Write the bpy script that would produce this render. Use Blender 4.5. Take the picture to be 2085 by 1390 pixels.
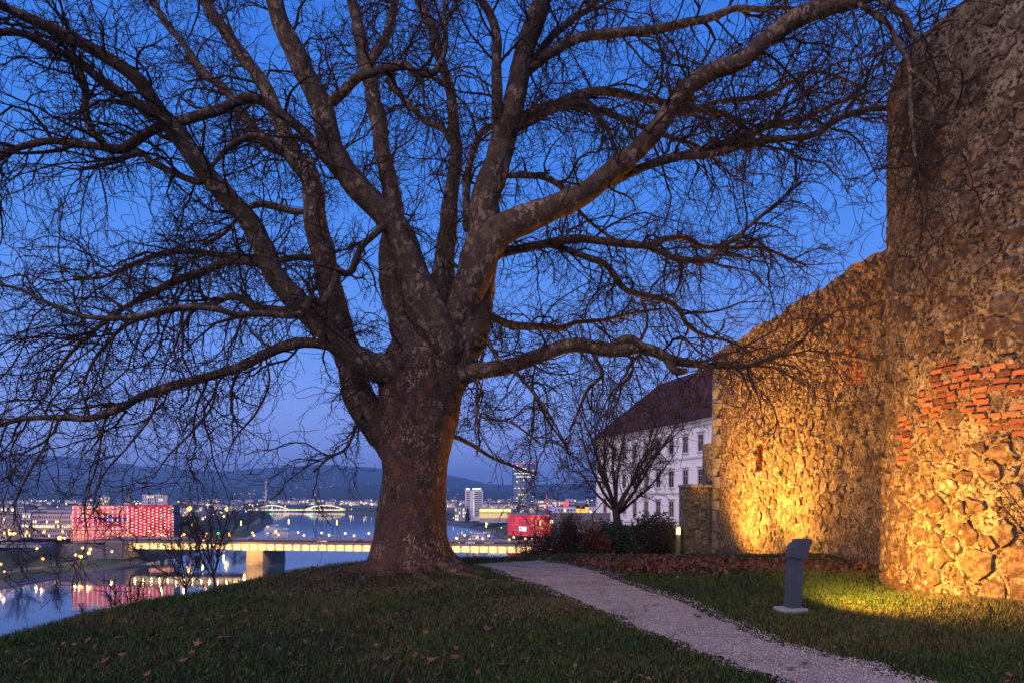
import bpy, math, random
import numpy as np
from mathutils import Vector

for _o in list(bpy.data.objects):
    bpy.data.objects.remove(_o)
SC = bpy.context.scene
COL = SC.collection
R = math.radians

# ------------------------------------------------------------------ camera
EYE, F, CX, HY = 1.6, 1390.0, 1042.5, 1005.0
cam = bpy.data.cameras.new('camera')
cam.lens, cam.sensor_width, cam.shift_y = 24.0, 36.0, 310.0 / 2085.0
cam.clip_start, cam.clip_end = 0.1, 30000
camo = bpy.data.objects.new('camera', cam)
COL.objects.link(camo)
camo.location, camo.rotation_euler = (0, 0, EYE), (R(90), 0, 0)
SC.camera = camo

# ------------------------------------------------------------------ dusk sky, afterglow, exposure
world = bpy.data.worlds.new('World'); SC.world = world; world.use_nodes = True
nt = world.node_tree; nt.nodes.clear()
wo = nt.nodes.new('ShaderNodeOutputWorld'); bg = nt.nodes.new('ShaderNodeBackground')
tc = nt.nodes.new('ShaderNodeTexCoord'); sp = nt.nodes.new('ShaderNodeSeparateXYZ')
rp = nt.nodes.new('ShaderNodeValToRGB'); rp.color_ramp.interpolation = 'B_SPLINE'
sky = nt.nodes.new('ShaderNodeTexSky'); sky.sky_type = 'NISHITA'; sky.sun_disc = False
sky.sun_elevation, sky.sun_rotation, sky.ozone_density, sky.dust_density = R(-2), R(200), 4.0, 1.0
el = rp.color_ramp.elements
el[0].position, el[0].color = 0.0, (0.230, 0.300, 0.640, 1)
el[1].position, el[1].color = 1.0, (0.018, 0.090, 0.460, 1)
for pos, c in ((0.07, (0.270, 0.370, 0.860)), (0.20, (0.125, 0.300, 0.840)), (0.38, (0.042, 0.215, 0.760)), (0.62, (0.028, 0.155, 0.640))):
    e = el.new(pos); e.color = (*c, 1)
addn = nt.nodes.new('ShaderNodeMixRGB'); addn.blend_type = 'ADD'; addn.inputs[0].default_value = 0.10
nt.links.new(tc.outputs['Generated'], sp.inputs[0]); nt.links.new(sp.outputs['Z'], rp.inputs[0])
nt.links.new(rp.outputs[0], addn.inputs[1]); nt.links.new(sky.outputs[0], addn.inputs[2])
nt.links.new(addn.outputs[0], bg.inputs[0]); bg.inputs[1].default_value = 1.22
nt.links.new(bg.outputs[0], wo.inputs[0])
sun = bpy.data.lights.new('afterglow_sun', 'SUN'); sun.energy = 3.3; sun.angle = R(75); sun.color = (1.0, 0.70, 0.56)
suno = bpy.data.objects.new('afterglow_sun', sun); COL.objects.link(suno)
suno.rotation_euler = (R(62), 0, R(-34))
SC.view_settings.view_transform = 'Standard'; SC.view_settings.look = 'None'
SC.view_settings.exposure = 0.0; SC.view_settings.gamma = 1.0
SC.view_settings.use_curve_mapping = False
SC.cycles.use_denoising = True
SC.cycles.max_bounces = 6
SC.cycles.use_adaptive_sampling = True; SC.cycles.adaptive_threshold = 0.02
SC.cycles.sample_clamp_indirect = 4.0

# ------------------------------------------------------------------ helpers
def P(px, py, D):
    return np.array(((px - CX) / F * D, D, EYE + (HY - py) / F * D))

def put(name, data, parent=None, label=None, cat=None, group=None, kind=None, loc=None, rz=0.0):
    o = bpy.data.objects.new(name, data); COL.objects.link(o)
    if parent is not None: o.parent = parent
    if loc is not None: o.location = loc
    if rz: o.rotation_euler = (0, 0, rz)
    for k, v in (('label', label), ('category', cat), ('group', group), ('kind', kind)):
        if v: o[k] = v
    return o

def copy_tree(o, parent=None):
    c = o.copy(); COL.objects.link(c); c.parent = parent
    for ch in list(o.children): copy_tree(ch, c)
    return c

def nth(i):
    return '%d%s' % (i, 'th' if 10 <= i % 100 <= 20 else {1: 'st', 2: 'nd', 3: 'rd'}.get(i % 10, 'th'))

class MB:
    """collects verts / faces (+ a tint per vertex) and builds ONE mesh"""
    def __init__(s): s.v, s.f, s.t = [], [], []; s.tint = 0.5
    def add(s, vs, fs):
        b = len(s.v); s.v.extend([tuple(map(float, q)) for q in vs]); s.t.extend([s.tint] * len(vs))
        s.f.extend([tuple(i + b for i in f) for f in fs]); return b
    def box(s, c, d, rz=0.0, top=1.0):
        cx, cy, cz = c; a, b, h = d[0] / 2, d[1] / 2, d[2] / 2; co, si = math.cos(rz), math.sin(rz); vs = []
        for z, k in ((-h, 1.0), (h, top)):
            for x, y in ((-a, -b), (a, -b), (a, b), (-a, b)):
                x, y = x * k, y * k
                vs.append((cx + x * co - y * si, cy + x * si + y * co, cz + z))
        s.add(vs, [(3, 2, 1, 0), (4, 5, 6, 7), (0, 1, 5, 4), (1, 2, 6, 5), (2, 3, 7, 6), (3, 0, 4, 7)]); return s
    def bar(s, p, q, w, d=None):
        d = d or w; p, q = np.array(p, float), np.array(q, float); t = q - p; t /= np.linalg.norm(t)
        up = np.array((0, 0, 1.0)) if abs(t[2]) < .9 else np.array((0, 1.0, 0))
        a = np.cross(t, up); a /= np.linalg.norm(a); b = np.cross(a, t)
        vs = [e + a * i * w / 2 + b * j * d / 2 for e in (p, q) for i, j in ((-1, -1), (1, -1), (1, 1), (-1, 1))]
        s.add(vs, [(3, 2, 1, 0), (4, 5, 6, 7), (0, 1, 5, 4), (1, 2, 6, 5), (2, 3, 7, 6), (3, 0, 4, 7)]); return s
    def prism(s, poly, z0, z1):
        n = len(poly); vs = [(x, y, z0) for x, y in poly] + [(x, y, z1) for x, y in poly]
        s.add(vs, [tuple(range(n - 1, -1, -1)), tuple(range(n, 2 * n))] + [(i, (i + 1) % n, n + (i + 1) % n, n + i) for i in range(n)]); return s
    def lathe(s, prof, n=12, c=(0, 0, 0)):
        vs = [(c[0] + r * math.cos(2 * math.pi * k / n), c[1] + r * math.sin(2 * math.pi * k / n), c[2] + z) for r, z in prof for k in range(n)]
        fs = [(i * n + k, i * n + (k + 1) % n, (i + 1) * n + (k + 1) % n, (i + 1) * n + k) for i in range(len(prof) - 1) for k in range(n)]
        m = len(prof) - 1
        s.add(vs, fs + [tuple(range(n - 1, -1, -1)), tuple(range(m * n, m * n + n))]); return s
    def mesh(s, name, mat, smooth=False):
        me = bpy.data.meshes.new(name); me.from_pydata(s.v, [], s.f)
        at = me.attributes.new('tint', 'FLOAT', 'POINT'); at.data.foreach_set('value', np.array(s.t, np.float32))
        if mat: me.materials.append(mat)
        if smooth: me.polygons.foreach_set('use_smooth', [True] * len(me.polygons))
        return me
    def put(s, name, mat, parent=None, smooth=False, **k):
        return put(name, s.mesh(name, mat, smooth), parent, **k)

def np_mesh(name, V, Fc, mat, tint=None, smooth=False):
    """V (n,3), Fc (m,k) with k = 3 or 4"""
    me = bpy.data.meshes.new(name); V = np.asarray(V, np.float32); Fc = np.asarray(Fc, np.int32)
    m, k = Fc.shape
    me.vertices.add(len(V)); me.vertices.foreach_set('co', V.ravel())
    me.loops.add(m * k); me.loops.foreach_set('vertex_index', Fc.ravel())
    me.polygons.add(m); me.polygons.foreach_set('loop_start', np.arange(0, m * k, k, dtype=np.int32))
    try: me.polygons.foreach_set('loop_total', np.full(m, k, np.int32))
    except Exception: pass
    if smooth: me.polygons.foreach_set('use_smooth', np.ones(m, bool))
    if tint is not None:
        at = me.attributes.new('tint', 'FLOAT', 'POINT'); at.data.foreach_set('value', np.asarray(tint, np.float32))
    me.update(calc_edges=True); me.validate()
    if mat: me.materials.append(mat)
    return me

def tubes(polys, sides, cap=False):
    """polys: list of (pts (n,3), radii (n,)); returns V, F, shared by all"""
    Vs, Fs, base = [], [], 0; by = {}
    for p, r in polys: by.setdefault(len(p), []).append((p, r))
    ang = np.arange(sides) * 2 * np.pi / sides; ca, sa = np.cos(ang), np.sin(ang)
    for n, lst in by.items():
        A = np.array([p for p, _ in lst], float); Rr = np.array([r for _, r in lst], float); m = len(lst)
        T = np.empty_like(A); T[:, 1:-1] = A[:, 2:] - A[:, :-2]; T[:, 0] = A[:, 1] - A[:, 0]; T[:, -1] = A[:, -1] - A[:, -2]
        T /= np.linalg.norm(T, axis=2, keepdims=True) + 1e-9
        mean = A[:, -1] - A[:, 0]; ref = np.zeros_like(mean); ref[np.arange(m), np.abs(mean).argmin(1)] = 1
        U = np.cross(T, ref[:, None, :]); U /= np.linalg.norm(U, axis=2, keepdims=True) + 1e-9; W = np.cross(T, U)
        V = A[:, :, None, :] + Rr[:, :, None, None] * (U[:, :, None, :] * ca[None, None, :, None] + W[:, :, None, :] * sa[None, None, :, None])
        Vs.append(V.reshape(-1, 3))
        i = np.arange(n - 1)[:, None] * sides; k = np.arange(sides)[None, :]; k2 = (k + 1) % sides
        q = np.stack([i + k, i + k2, i + sides + k2, i + sides + k], -1).reshape(-1, 4)
        Fs.append((q[None] + (np.arange(m) * n * sides)[:, None, None]).reshape(-1, 4) + base); base += m * n * sides
    return np.concatenate(Vs), np.concatenate(Fs)

def spline(pts, n):
    """Catmull-Rom resample of rows (any width)"""
    p = np.asarray(pts, float); q = np.vstack([2 * p[0] - p[1], p, 2 * p[-1] - p[-2]]); m = len(p) - 1; out = []
    for t in np.linspace(0, m, n):
        i = min(int(t), m - 1); f = t - i; a, b, c, d = q[i:i + 4]
        out.append(.5 * (2 * b + (c - a) * f + (2 * a - 5 * b + 4 * c - d) * f * f + (3 * b - a - 3 * c + d) * f ** 3))
    return np.array(out)

# value noise for shapes
_rs = np.random.RandomState(5); _lat = _rs.rand(64, 64, 64).astype(np.float32)
def vnoise(p):
    p = np.asarray(p, float); i = np.floor(p).astype(int); f = p - i; f = f * f * (3 - 2 * f); o = 0
    for dx in (0, 1):
        for dy in (0, 1):
            for dz in (0, 1):
                w = np.where(dx, f[..., 0], 1 - f[..., 0]) * np.where(dy, f[..., 1], 1 - f[..., 1]) * np.where(dz, f[..., 2], 1 - f[..., 2])
                o = o + w * _lat[(i[..., 0] + dx) & 63, (i[..., 1] + dy) & 63, (i[..., 2] + dz) & 63]
    return o * 2 - 1

# ------------------------------------------------------------------ materials
class NT:
    def __init__(s, name):
        s.m = bpy.data.materials.new(name); s.m.use_nodes = True; s.t = s.m.node_tree
        s.b = s.t.nodes['Principled BSDF']; s.out = s.t.nodes['Material Output']; s.co = s.t.nodes.new('ShaderNodeTexCoord').outputs['Object']
    def n(s, typ, ins=None, **props):
        nd = s.t.nodes.new('ShaderNode' + typ)
        for k, v in props.items(): setattr(nd, k, v)
        for k, v in (ins or {}).items():
            if hasattr(v, 'node'): s.t.links.new(v, nd.inputs[k])
            else: nd.inputs[k].default_value = v
        return nd
    def noise(s, scale, detail=5, rough=.6, co=None, dist=0.0):
        return s.n('TexNoise', {'Vector': co or s.co, 'Scale': scale, 'Detail': detail, 'Roughness': rough, 'Distortion': dist}).outputs['Fac']
    def ramp(s, fac, stops, mode='LINEAR'):
        nd = s.n('ValToRGB', {'Fac': fac}); cr = nd.color_ramp; cr.interpolation = mode
        for i, (p, c) in enumerate(stops):
            c = (c, c, c) if not hasattr(c, '__len__') else c
            e = cr.elements[i] if i < 2 else cr.elements.new(p)
            e.position = p; e.color = (*c[:3], 1)
        return nd.outputs['Color']
    def mix(s, fac, a, b, blend='MIX'):
        nd = s.n('MixRGB', blend_type=blend)
        for k, v in ((0, fac), (1, a), (2, b)):
            if hasattr(v, 'node'): s.t.links.new(v, nd.inputs[k])
            else: nd.inputs[k].default_value = v if k == 0 else ((*v[:3], 1) if hasattr(v, '__len__') else (v, v, v, 1))
        return nd.outputs[0]
    def math(s, op, a, b=0.0):
        nd = s.n('Math', operation=op)
        for k, v in ((0, a), (1, b)):
            if hasattr(v, 'node'): s.t.links.new(v, nd.inputs[k])
            else: nd.inputs[k].default_value = v
        return nd.outputs[0]
    def set(s, **k):
        for key, v in k.items():
            key = key.replace('_', ' ')
            i = s.b.inputs[key]
            if hasattr(v, 'node'): s.t.links.new(v, i)
            else: i.default_value = (*v, 1) if hasattr(v, '__len__') and len(v) == 3 else v
        return s
    def bump(s, h, strength=.5, dist=.02):
        nd = s.n('Bump', {'Height': h, 'Strength': strength, 'Distance': dist}); s.t.links.new(nd.outputs[0], s.b.inputs['Normal']); return s
    def scaled(s, v):
        return s.n('Mapping', {'Vector': s.co, 'Scale': v}).outputs[0]

def pmat(name, c1, c2=None, scale=4.0, rough=.85, spec=.25, bump=0.0, bscale=25.0, bdist=.02, tint=0.0, rand=0.0, metal=0.0, emit=None, estr=0.0):
    k = NT(name); c2 = c2 or tuple(.6 * x for x in c1)
    col = k.mix(k.ramp(k.noise(scale), [(.3, 0.), (.7, 1.)]), c1, c2)
    if tint:
        a = k.n('Attribute', attribute_name='tint').outputs['Fac']
        col = k.mix(1.0, col, k.ramp(a, [(0., 1 - tint), (1., 1 + tint)]), 'MULTIPLY')
    if rand:
        a = k.n('ObjectInfo').outputs['Random']; col = k.mix(1.0, col, k.ramp(a, [(0., 1 - rand), (1., 1.)]), 'MULTIPLY')
    k.set(Base_Color=col, Roughness=rough, Specular_IOR_Level=spec, Metallic=metal)
    if bump: k.bump(k.noise(bscale, 6), bump, bdist)
    if emit: k.set(Emission_Color=emit, Emission_Strength=estr)
    return k.m

def glow(name, c, strength, sample=False):
    k = NT(name); k.set(Base_Color=(.02, .02, .02), Emission_Color=c, Emission_Strength=strength, Roughness=.5)
    if not sample: k.m.cycles.emission_sampling = 'NONE'
    return k.m

# ================================================================== THE HILL
BROW = np.array([(-5.9, -14), (-5.75, 3), (-5.55, 7.2), (-5.3, 9.7), (-4.95, 12), (-4.3, 14.4), (-3.1, 16.0), (-1.2, 17.0), (0.4, 17.6), (1.3, 18.3), (2.5, 22), (3.6, 27), (4.6, 36), (5.6, 48), (13, 114), (70, 125), (70, -14)])
def sdist(x, y):
    """distance outside the plateau polygon (0 inside)"""
    x, y = np.asarray(x, float), np.asarray(y, float); best = np.full(x.shape, 1e9); ins = np.zeros(x.shape, bool)
    for a, b in zip(BROW, np.roll(BROW, -1, 0)):
        d = b - a; t = np.clip(((x - a[0]) * d[0] + (y - a[1]) * d[1]) / (d @ d), 0, 1)
        best = np.minimum(best, np.hypot(x - a[0] - t * d[0], y - a[1] - t * d[1]))
        c = ((a[1] > y) != (b[1] > y)); xi = (b[0] - a[0]) * (y - a[1]) / (b[1] - a[1] + 1e-12) + a[0]
        ins ^= c & (x < xi)
    return np.where(ins, 0.0, best), np.where(ins, best, 0.0)
TX, TY = P(832, 1165, 14.0)[:2]                       # the plane tree's foot
BC, BR, BTOP = np.array((9.38, 10.56)), 3.2, 8.6      # round bastion
def hgt(x, y):
    x, y = np.asarray(x, float), np.asarray(y, float); d, di = sdist(x, y)
    z = -np.where(d > 0, .82 * (np.sqrt(d * d + .5) - .707), 0)
    g = np.clip(y - 17.6 - .03 * x, 0, None); z = z - 3.0 * (1 - np.exp(-np.sqrt(g * g + .16) * .045 + .4 * .045))
    z = z + .035 * vnoise(np.stack([x * .7, y * .7, 0 * x], -1)) + .012 * vnoise(np.stack([x * 2.7, y * 2.7, 0 * x + 7], -1))
    z = z + .16 * np.exp(-(((x - TX) / 1.5) ** 2 + ((y - TY) / 1.25) ** 2))
    z = z + .20 * np.exp(-((np.hypot(x - BC[0], y - BC[1]) - BR) / .9) ** 2) * np.clip((12 - y) / 3, 0, 1)
    return np.maximum(z, -37.5)
def H(x, y): return float(hgt(np.array([x]), np.array([y]))[0])

k = NT('lawn_soil')
n1 = k.noise(1.3, 6); n2 = k.noise(14, 5)
c = k.mix(k.ramp(n1, [(.38, 0.), (.62, 1.)]), (.016, .018, .007), (.034, .024, .014))
c = k.mix(k.ramp(n2, [(.45, 0.), (.75, .7)]), c, (.010, .010, .006))
k.set(Base_Color=c, Roughness=.95, Specular_IOR_Level=.1); k.bump(k.noise(45, 6), .9, .03)
MAT_SOIL = k.m
def axis(lo, hi, step, far_lo, far_hi, nf):
    core = np.arange(lo, hi, step); a = lo - np.geomspace(step, lo - far_lo, nf)[::-1]; b = hi + np.geomspace(step, far_hi - hi, nf)
    return np.concatenate([a, core, b])
gx, gy = axis(-7.5, 10.5, .13, -64, 90, 34), axis(3.5, 20, .13, -16, 128, 34)
X, Y = np.meshgrid(gx, gy); Z = hgt(X, Y)
nx, ny = len(gx), len(gy); i = np.arange(nx - 1)[None, :] + np.arange(ny - 1)[:, None] * nx
q = np.stack([i, i + 1, i + nx + 1, i + nx], -1).reshape(-1, 4)
put('ground', np_mesh('ground', np.stack([X, Y, Z], -1).reshape(-1, 3), q, MAT_SOIL, smooth=True), kind='structure')

# ------------------------------------------------------------------ gravel path
def G(px, py): D = EYE * F / (py - HY); return ((px - CX) / F * D, D)
PL = spline([G(*q) for q in ((1760, 1450), (1600, 1388), (1400, 1315), (1250, 1257), (1130, 1212), (1050, 1178), (985, 1158), (945, 1147))], 90)
PR = spline([G(*q) for q in ((2080, 1455), (1890, 1388), (1705, 1330), (1560, 1285), (1450, 1236), (1310, 1190), (1215, 1160), (1110, 1138))], 90)
rs = np.random.RandomState(3); nw = 26
tt = np.linspace(0, 1, nw)
wob = lambda s: .10 * vnoise(np.stack([np.arange(90) * .35, np.zeros(90) + s, np.zeros(90)], -1))[:, None] + .04 * vnoise(np.stack([np.arange(90) * 1.3, np.zeros(90) + s, np.zeros(90)], -1))[:, None]
dirn = PR - PL; dirn /= np.linalg.norm(dirn, axis=1, keepdims=True)
A_, B_ = PL + dirn * wob(1), PR + dirn * wob(9)
XY = A_[:, None, :] * (1 - tt[None, :, None]) + B_[:, None, :] * tt[None, :, None]
zz = hgt(XY[..., 0], XY[..., 1]) + .012 - .05 * (np.abs(tt - .5)[None, :] * 2) ** 6
k = NT('gravel'); v = k.n('TexVoronoi', {'Vector': k.co, 'Scale': 55.0, 'Randomness': 1.0})
c = k.ramp(v.outputs['Color'], [(0., (.20, .165, .14)), (.5, (.35, .295, .255)), (1., (.53, .455, .405))])
c = k.mix(k.ramp(k.noise(1.6, 7, .72), [(.46, 0.), (.66, .8)]), c, (.125, .088, .066))
c = k.mix(k.ramp(k.noise(9, 5, .7), [(.58, 0.), (.75, .6)]), c, (.05, .05, .022))
k.set(Base_Color=c, Roughness=.9, Specular_IOR_Level=.2); k.bump(v.outputs['Distance'], 1.0, .02); MAT_GRAVEL = k.m
n = nw; i = np.arange(n - 1)[None, :] + np.arange(89)[:, None] * n
q = np.stack([i, i + 1, i + n + 1, i + n], -1).reshape(-1, 4)
put('path', np_mesh('path', np.concatenate([XY, zz[..., None]], -1).reshape(-1, 3), q, MAT_GRAVEL, smooth=True), kind='structure')
OUT = np.vstack([A_[::3], B_[::-3]])
def on_path(x, y):
    """< 1 inside the path outline (0 at 0.5 m inside), > 1 outside"""
    x, y = np.asarray(x, float), np.asarray(y, float); best = np.full(x.shape, 1e9); ins = np.zeros(x.shape, bool)
    for a, b in zip(OUT, np.roll(OUT, -1, 0)):
        d = b - a; t = np.clip(((x - a[0]) * d[0] + (y - a[1]) * d[1]) / (d @ d + 1e-12), 0, 1)
        best = np.minimum(best, (x - a[0] - t * d[0]) ** 2 + (y - a[1] - t * d[1]) ** 2)
        ins ^= ((a[1] > y) != (b[1] > y)) & (x < (b[0] - a[0]) * (y - a[1]) / (b[1] - a[1] + 1e-12) + a[0])
    best = np.sqrt(best); return np.where(ins, 1 - 2 * best, 1 + best)
# loose pebbles on and along the path
N = 26000; s = (rs.rand(N) ** 1.6 * 88).astype(int); t = rs.rand(N) * 1.04 - .02
xy = A_[s] * (1 - t[:, None]) + B_[s] * t[:, None] + rs.normal(0, .04, (N, 2))
ctr = np.column_stack([xy, hgt(xy[:, 0], xy[:, 1]) + .014]); sz = (.004 + .010 * rs.rand(N) ** 2.5)
oc = np.array([(1, 0, 0), (0, 1, 0), (-1, 0, 0), (0, -1, 0), (0, 0, .8), (0, 0, -.5)], float); of = np.array([(0, 1, 4), (1, 2, 4), (2, 3, 4), (3, 0, 4)])
a = rs.rand(N) * 6.28; rot = np.stack([np.cos(a), -np.sin(a), np.sin(a), np.cos(a)], -1).reshape(N, 2, 2)
loc = np.repeat((oc * np.array((1, .75, 1)))[None], N, 0) * (1 + .3 * rs.rand(N, 6, 1)) * sz[:, None, None]
loc[:, :, :2] = np.einsum('nij,nkj->nki', rot, loc[:, :, :2])
Vp = (ctr[:, None] + loc).reshape(-1, 3); Fp = (of[None] + (np.arange(N) * 6)[:, None, None]).reshape(-1, 3)
MAT_PEB = pmat('pebble', (.40, .345, .30), (.29, .245, .215), 3, tint=.40, rough=.85)
put('gravel', np_mesh('gravel', Vp, Fp, MAT_PEB, np.repeat(rs.rand(N), 6)), label='loose pale grey gravel strewn over the footpath', cat='gravel', kind='stuff')

# ------------------------------------------------------------------ grass blades
def scatter(N, x0, x1, y0, y1, rs):
    return rs.uniform(x0, x1, N), rs.uniform(y0, y1, N)
def litter_mask(x, y):
    """how much of the brown leaf carpet covers this spot"""
    m = np.exp(-(((x - 3.4) / 2.1) ** 2 + ((y - 15.6) / 1.9) ** 2) ** 2) + .55 * np.exp(-(((x - 6.6) / 1.8) ** 2 + ((y - 15.6) / 1.3) ** 2) ** 2)
    return np.clip(m * (1 + .5 * vnoise(np.stack([x * 1.5, y * 1.5, 0 * x + 3], -1))), 0, 1)
rs = np.random.RandomState(11); xs, ys = [], []
for (N, b) in ((260000, (-7.2, 9.2, 4.6, 10.5)), (150000, (-6.6, 10, 10.5, 19.5)), (22000, (1.2, 12, 19, 27))):
    x, y = scatter(N, *b, rs); xs.append(x); ys.append(y)
x, y = np.concatenate(xs), np.concatenate(ys)
keep = (np.abs(x) < y * .78 + 2.4)
x, y = x[keep], y[keep]
pth = on_path(x, y); d, di = sdist(x, y)
keep = (pth > .86 + .16 * rs.rand(len(x))) & (rs.rand(len(x)) > .85 * litter_mask(x, y)) & (d < 1.8)
keep &= (np.hypot(x - BC[0], y - BC[1]) > BR + .04) & (np.hypot((x - TX), (y - TY)) > .80 + .5 * rs.rand(len(x)) ** 2)
clump = vnoise(np.stack([x * 1.1, y * 1.1, 0 * x], -1)) * .6 + vnoise(np.stack([x * 4, y * 4, 0 * x + 2], -1)) * .4
keep &= rs.rand(len(x)) < .62 + .5 * clump
x, y, clump = x[keep], y[keep], clump[keep]; N = len(x)
z = hgt(x, y) - .004; hh = (.028 + .030 * rs.rand(N) + .02 * np.clip(clump, 0, 1)) * (1 + .15 * (y - 5) / 10)
d, di = sdist(x, y); edge = np.clip(1 - di / .5, 0, 1) * (x < 1.0); hh *= 1 + 1.1 * edge * rs.rand(N) ** 2
w = (.0028 + .0022 * rs.rand(N)) * (1 + .06 * np.clip(y - 6, 0, 12)); a = rs.rand(N) * 6.283; lean = hh * (.25 + .9 * rs.rand(N)); b = rs.rand(N) * 6.283
base = np.stack([x, y, z], -1); wv = np.stack([np.cos(a) * w, np.sin(a) * w, 0 * a], -1); lv = np.stack([np.cos(b) * lean, np.sin(b) * lean, 0 * b], -1)
up = np.zeros((N, 3)); up[:, 2] = hh
V = np.stack([base - wv, base + wv, base + wv * .7 + lv * .35 + up * .62, base - wv * .7 + lv * .35 + up * .62, base + lv + up * .95], 1).reshape(-1, 3)
j = (np.arange(N) * 5)[:, None]; Fg = np.concatenate([j + np.array((0, 1, 2)), j + np.array((0, 2, 3)), j + np.array((3, 2, 4))])
dry = np.clip(.45 + .5 * vnoise(np.stack([x * .8, y * .8, 0 * x + 9], -1)) + .22 * rs.normal(size=N), 0, 1)
k = NT('grass_blade'); at = k.n('Attribute', attribute_name='tint').outputs['Fac']
c = k.ramp(at, [(0., (.022, .050, .007)), (.45, (.034, .062, .009)), (.75, (.056, .062, .015)), (1., (.125, .090, .045))])
k.set(Base_Color=c, Roughness=.65, Specular_IOR_Level=.25); MAT_GRASS = k.m
put('grass', np_mesh('grass', V, Fg, MAT_GRASS, np.repeat(dry, 5)), label='short damp winter grass covering the lawn', cat='grass', kind='stuff')

# ------------------------------------------------------------------ fallen plane leaves
def leaf_shape():
    pts = []
    for k_, (ang, r) in enumerate([(-90, .45), (-60, .62), (-28, .95), (-8, .5), (22, 1.0), (44, .55), (90, 1.12), (136, .55), (158, 1.0), (188, .5), (208, .95), (240, .62)]):
        pts.append((r * math.cos(R(ang)), r * math.sin(R(ang)) + .1))
    return np.array(pts)
LS = leaf_shape(); NL = len(LS)
def leaf_verts(rs, size, curl):
    p = LS * (1 + .15 * rs.normal(size=LS.shape)); zc = curl * (p[:, 0] ** 2 * rs.uniform(-.3, .9) + p[:, 1] ** 2 * rs.uniform(-.2, .6)) + .12 * rs.normal(size=NL) * curl
    return np.vstack([[0, .1, 0], np.column_stack([p, zc])]) * size
LF = [(0, 1 + i_, 1 + (i_ + 1) % NL) for i_ in range(NL)]
k = NT('dead_leaf'); at = k.n('Attribute', attribute_name='tint').outputs['Fac']; rnd = k.n('ObjectInfo').outputs['Random']
c = k.ramp(k.math('FRACT', k.math('ADD', at, rnd)), [(0., (.060, .024, .016)), (.4, (.115, .045, .024)), (.75, (.18, .075, .036)), (1., (.09, .05, .03))])
k.set(Base_Color=c, Roughness=.7, Specular_IOR_Level=.3); MAT_LEAF = k.m
rs = np.random.RandomState(21); VV, FF, TT = [], [], []; nb = 0
lx, ly = rs.uniform(.6, 9.3, 26000), rs.uniform(12.3, 18.6, 26000)
kp = (rs.rand(26000) < .62 * litter_mask(lx, ly) ** 1.2 + .006) & (on_path(lx, ly) > .80) & (np.hypot(lx - BC[0], ly - BC[1]) > BR + .1)
lx, ly = lx[kp], ly[kp]; lz = hgt(lx, ly)
proto = [leaf_verts(rs, 1, .5) for _ in range(14)]
for px_, py_, pz_ in zip(lx, ly, lz):
    p = proto[rs.randint(14)] * (.030 + .045 * rs.rand()); a = rs.rand() * 6.283; ca, sa = math.cos(a), math.sin(a)
    q = p.copy(); q[:, 0], q[:, 1] = p[:, 0] * ca - p[:, 1] * sa, p[:, 0] * sa + p[:, 1] * ca
    q[:, 2] += q[:, 0] * rs.normal(0, .5) + q[:, 1] * rs.normal(0, .5)
    VV.append(q + (px_, py_, pz_ + .012 + .03 * rs.rand())); FF.append(np.array(LF) + nb); nb += NL + 1; TT.append(np.full(NL + 1, rs.rand()))
put('leaf_litter', np_mesh('leaf_litter', np.concatenate(VV), np.concatenate(FF), MAT_LEAF, np.concatenate(TT)), label='carpet of reddish brown dead leaves below the curtain wall', cat='leaf litter', kind='stuff')
VV, FF, TT, nb = [], [], [], 0
fx_, fy_ = rs.uniform(-7, 10, 9000), 4.8 + 13 * rs.rand(9000) ** 1.3
kp = (np.abs(fx_) < fy_ * .78 + .5) & (sdist(fx_, fy_)[0] <= 0) & (rs.rand(9000) < .55 + .45 * vnoise(np.stack([fx_ * .9, fy_ * .9, 0 * fx_ + 5], -1))) & (np.hypot(fx_ - BC[0], fy_ - BC[1]) > BR + .1) & ((on_path(fx_, fy_) > .8) | (rs.rand(9000) < .15))
fx_, fy_ = fx_[kp], fy_[kp]; fz_ = hgt(fx_, fy_)
for px_, py_, pz_ in zip(fx_, fy_, fz_):
    s0 = .010 + .022 * rs.rand() ** 2; a = rs.rand() * 6.283; d1 = np.array((math.cos(a), math.sin(a), rs.normal(0, .4))) * s0; d2 = np.array((-math.sin(a), math.cos(a), rs.normal(0, .5))) * s0 * .6
    c0 = np.array((px_, py_, pz_ + .022 + .015 * rs.rand())); VV.append([c0 - d1, c0 + d2, c0 + d1 * 1.2, c0 - d2]); FF.append(np.array([(0, 1, 2, 3)]) + nb); nb += 4; TT.append(np.full(4, rs.rand()))
put('leaf_scraps', np_mesh('leaf_scraps', np.concatenate(VV), np.concatenate(FF), MAT_LEAF, np.concatenate(TT)), label='small brown scraps of dead leaf caught in the lawn', cat='leaf litter', kind='stuff')
lmesh = []
for i_ in range(8):
    mb = MB(); mb.tint = rs.rand(); mb.add(leaf_verts(rs, 1, .6), LF); lmesh.append(mb.mesh('fallen_leaf', MAT_LEAF, True))
spots = [(910, 1238), (778, 1255), (590, 1240), (720, 1300), (368, 1268), (1005, 1262), (845, 1275), (1075, 1210), (1128, 1250), (1270, 1372), (1155, 1245), (655, 1290), (740, 1240), (420, 1285), (1020, 1360), (1040, 1205), (880, 1240), (1075, 1345), (800, 1335), (240, 1300), (950, 1210), (560, 1205), (1640, 1350), (1610, 1362), (1590, 1352), (1450, 1220), (1900, 1300), (1940, 1330), (1500, 1270), (760, 1375), (330, 1345), (520, 1330), (615, 1365), (1180, 1330), (1420, 1255), (1335, 1235)]
for i_ in range(46): spots.append((rs.uniform(150, 1300), rs.uniform(1215, 1388)))
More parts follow.
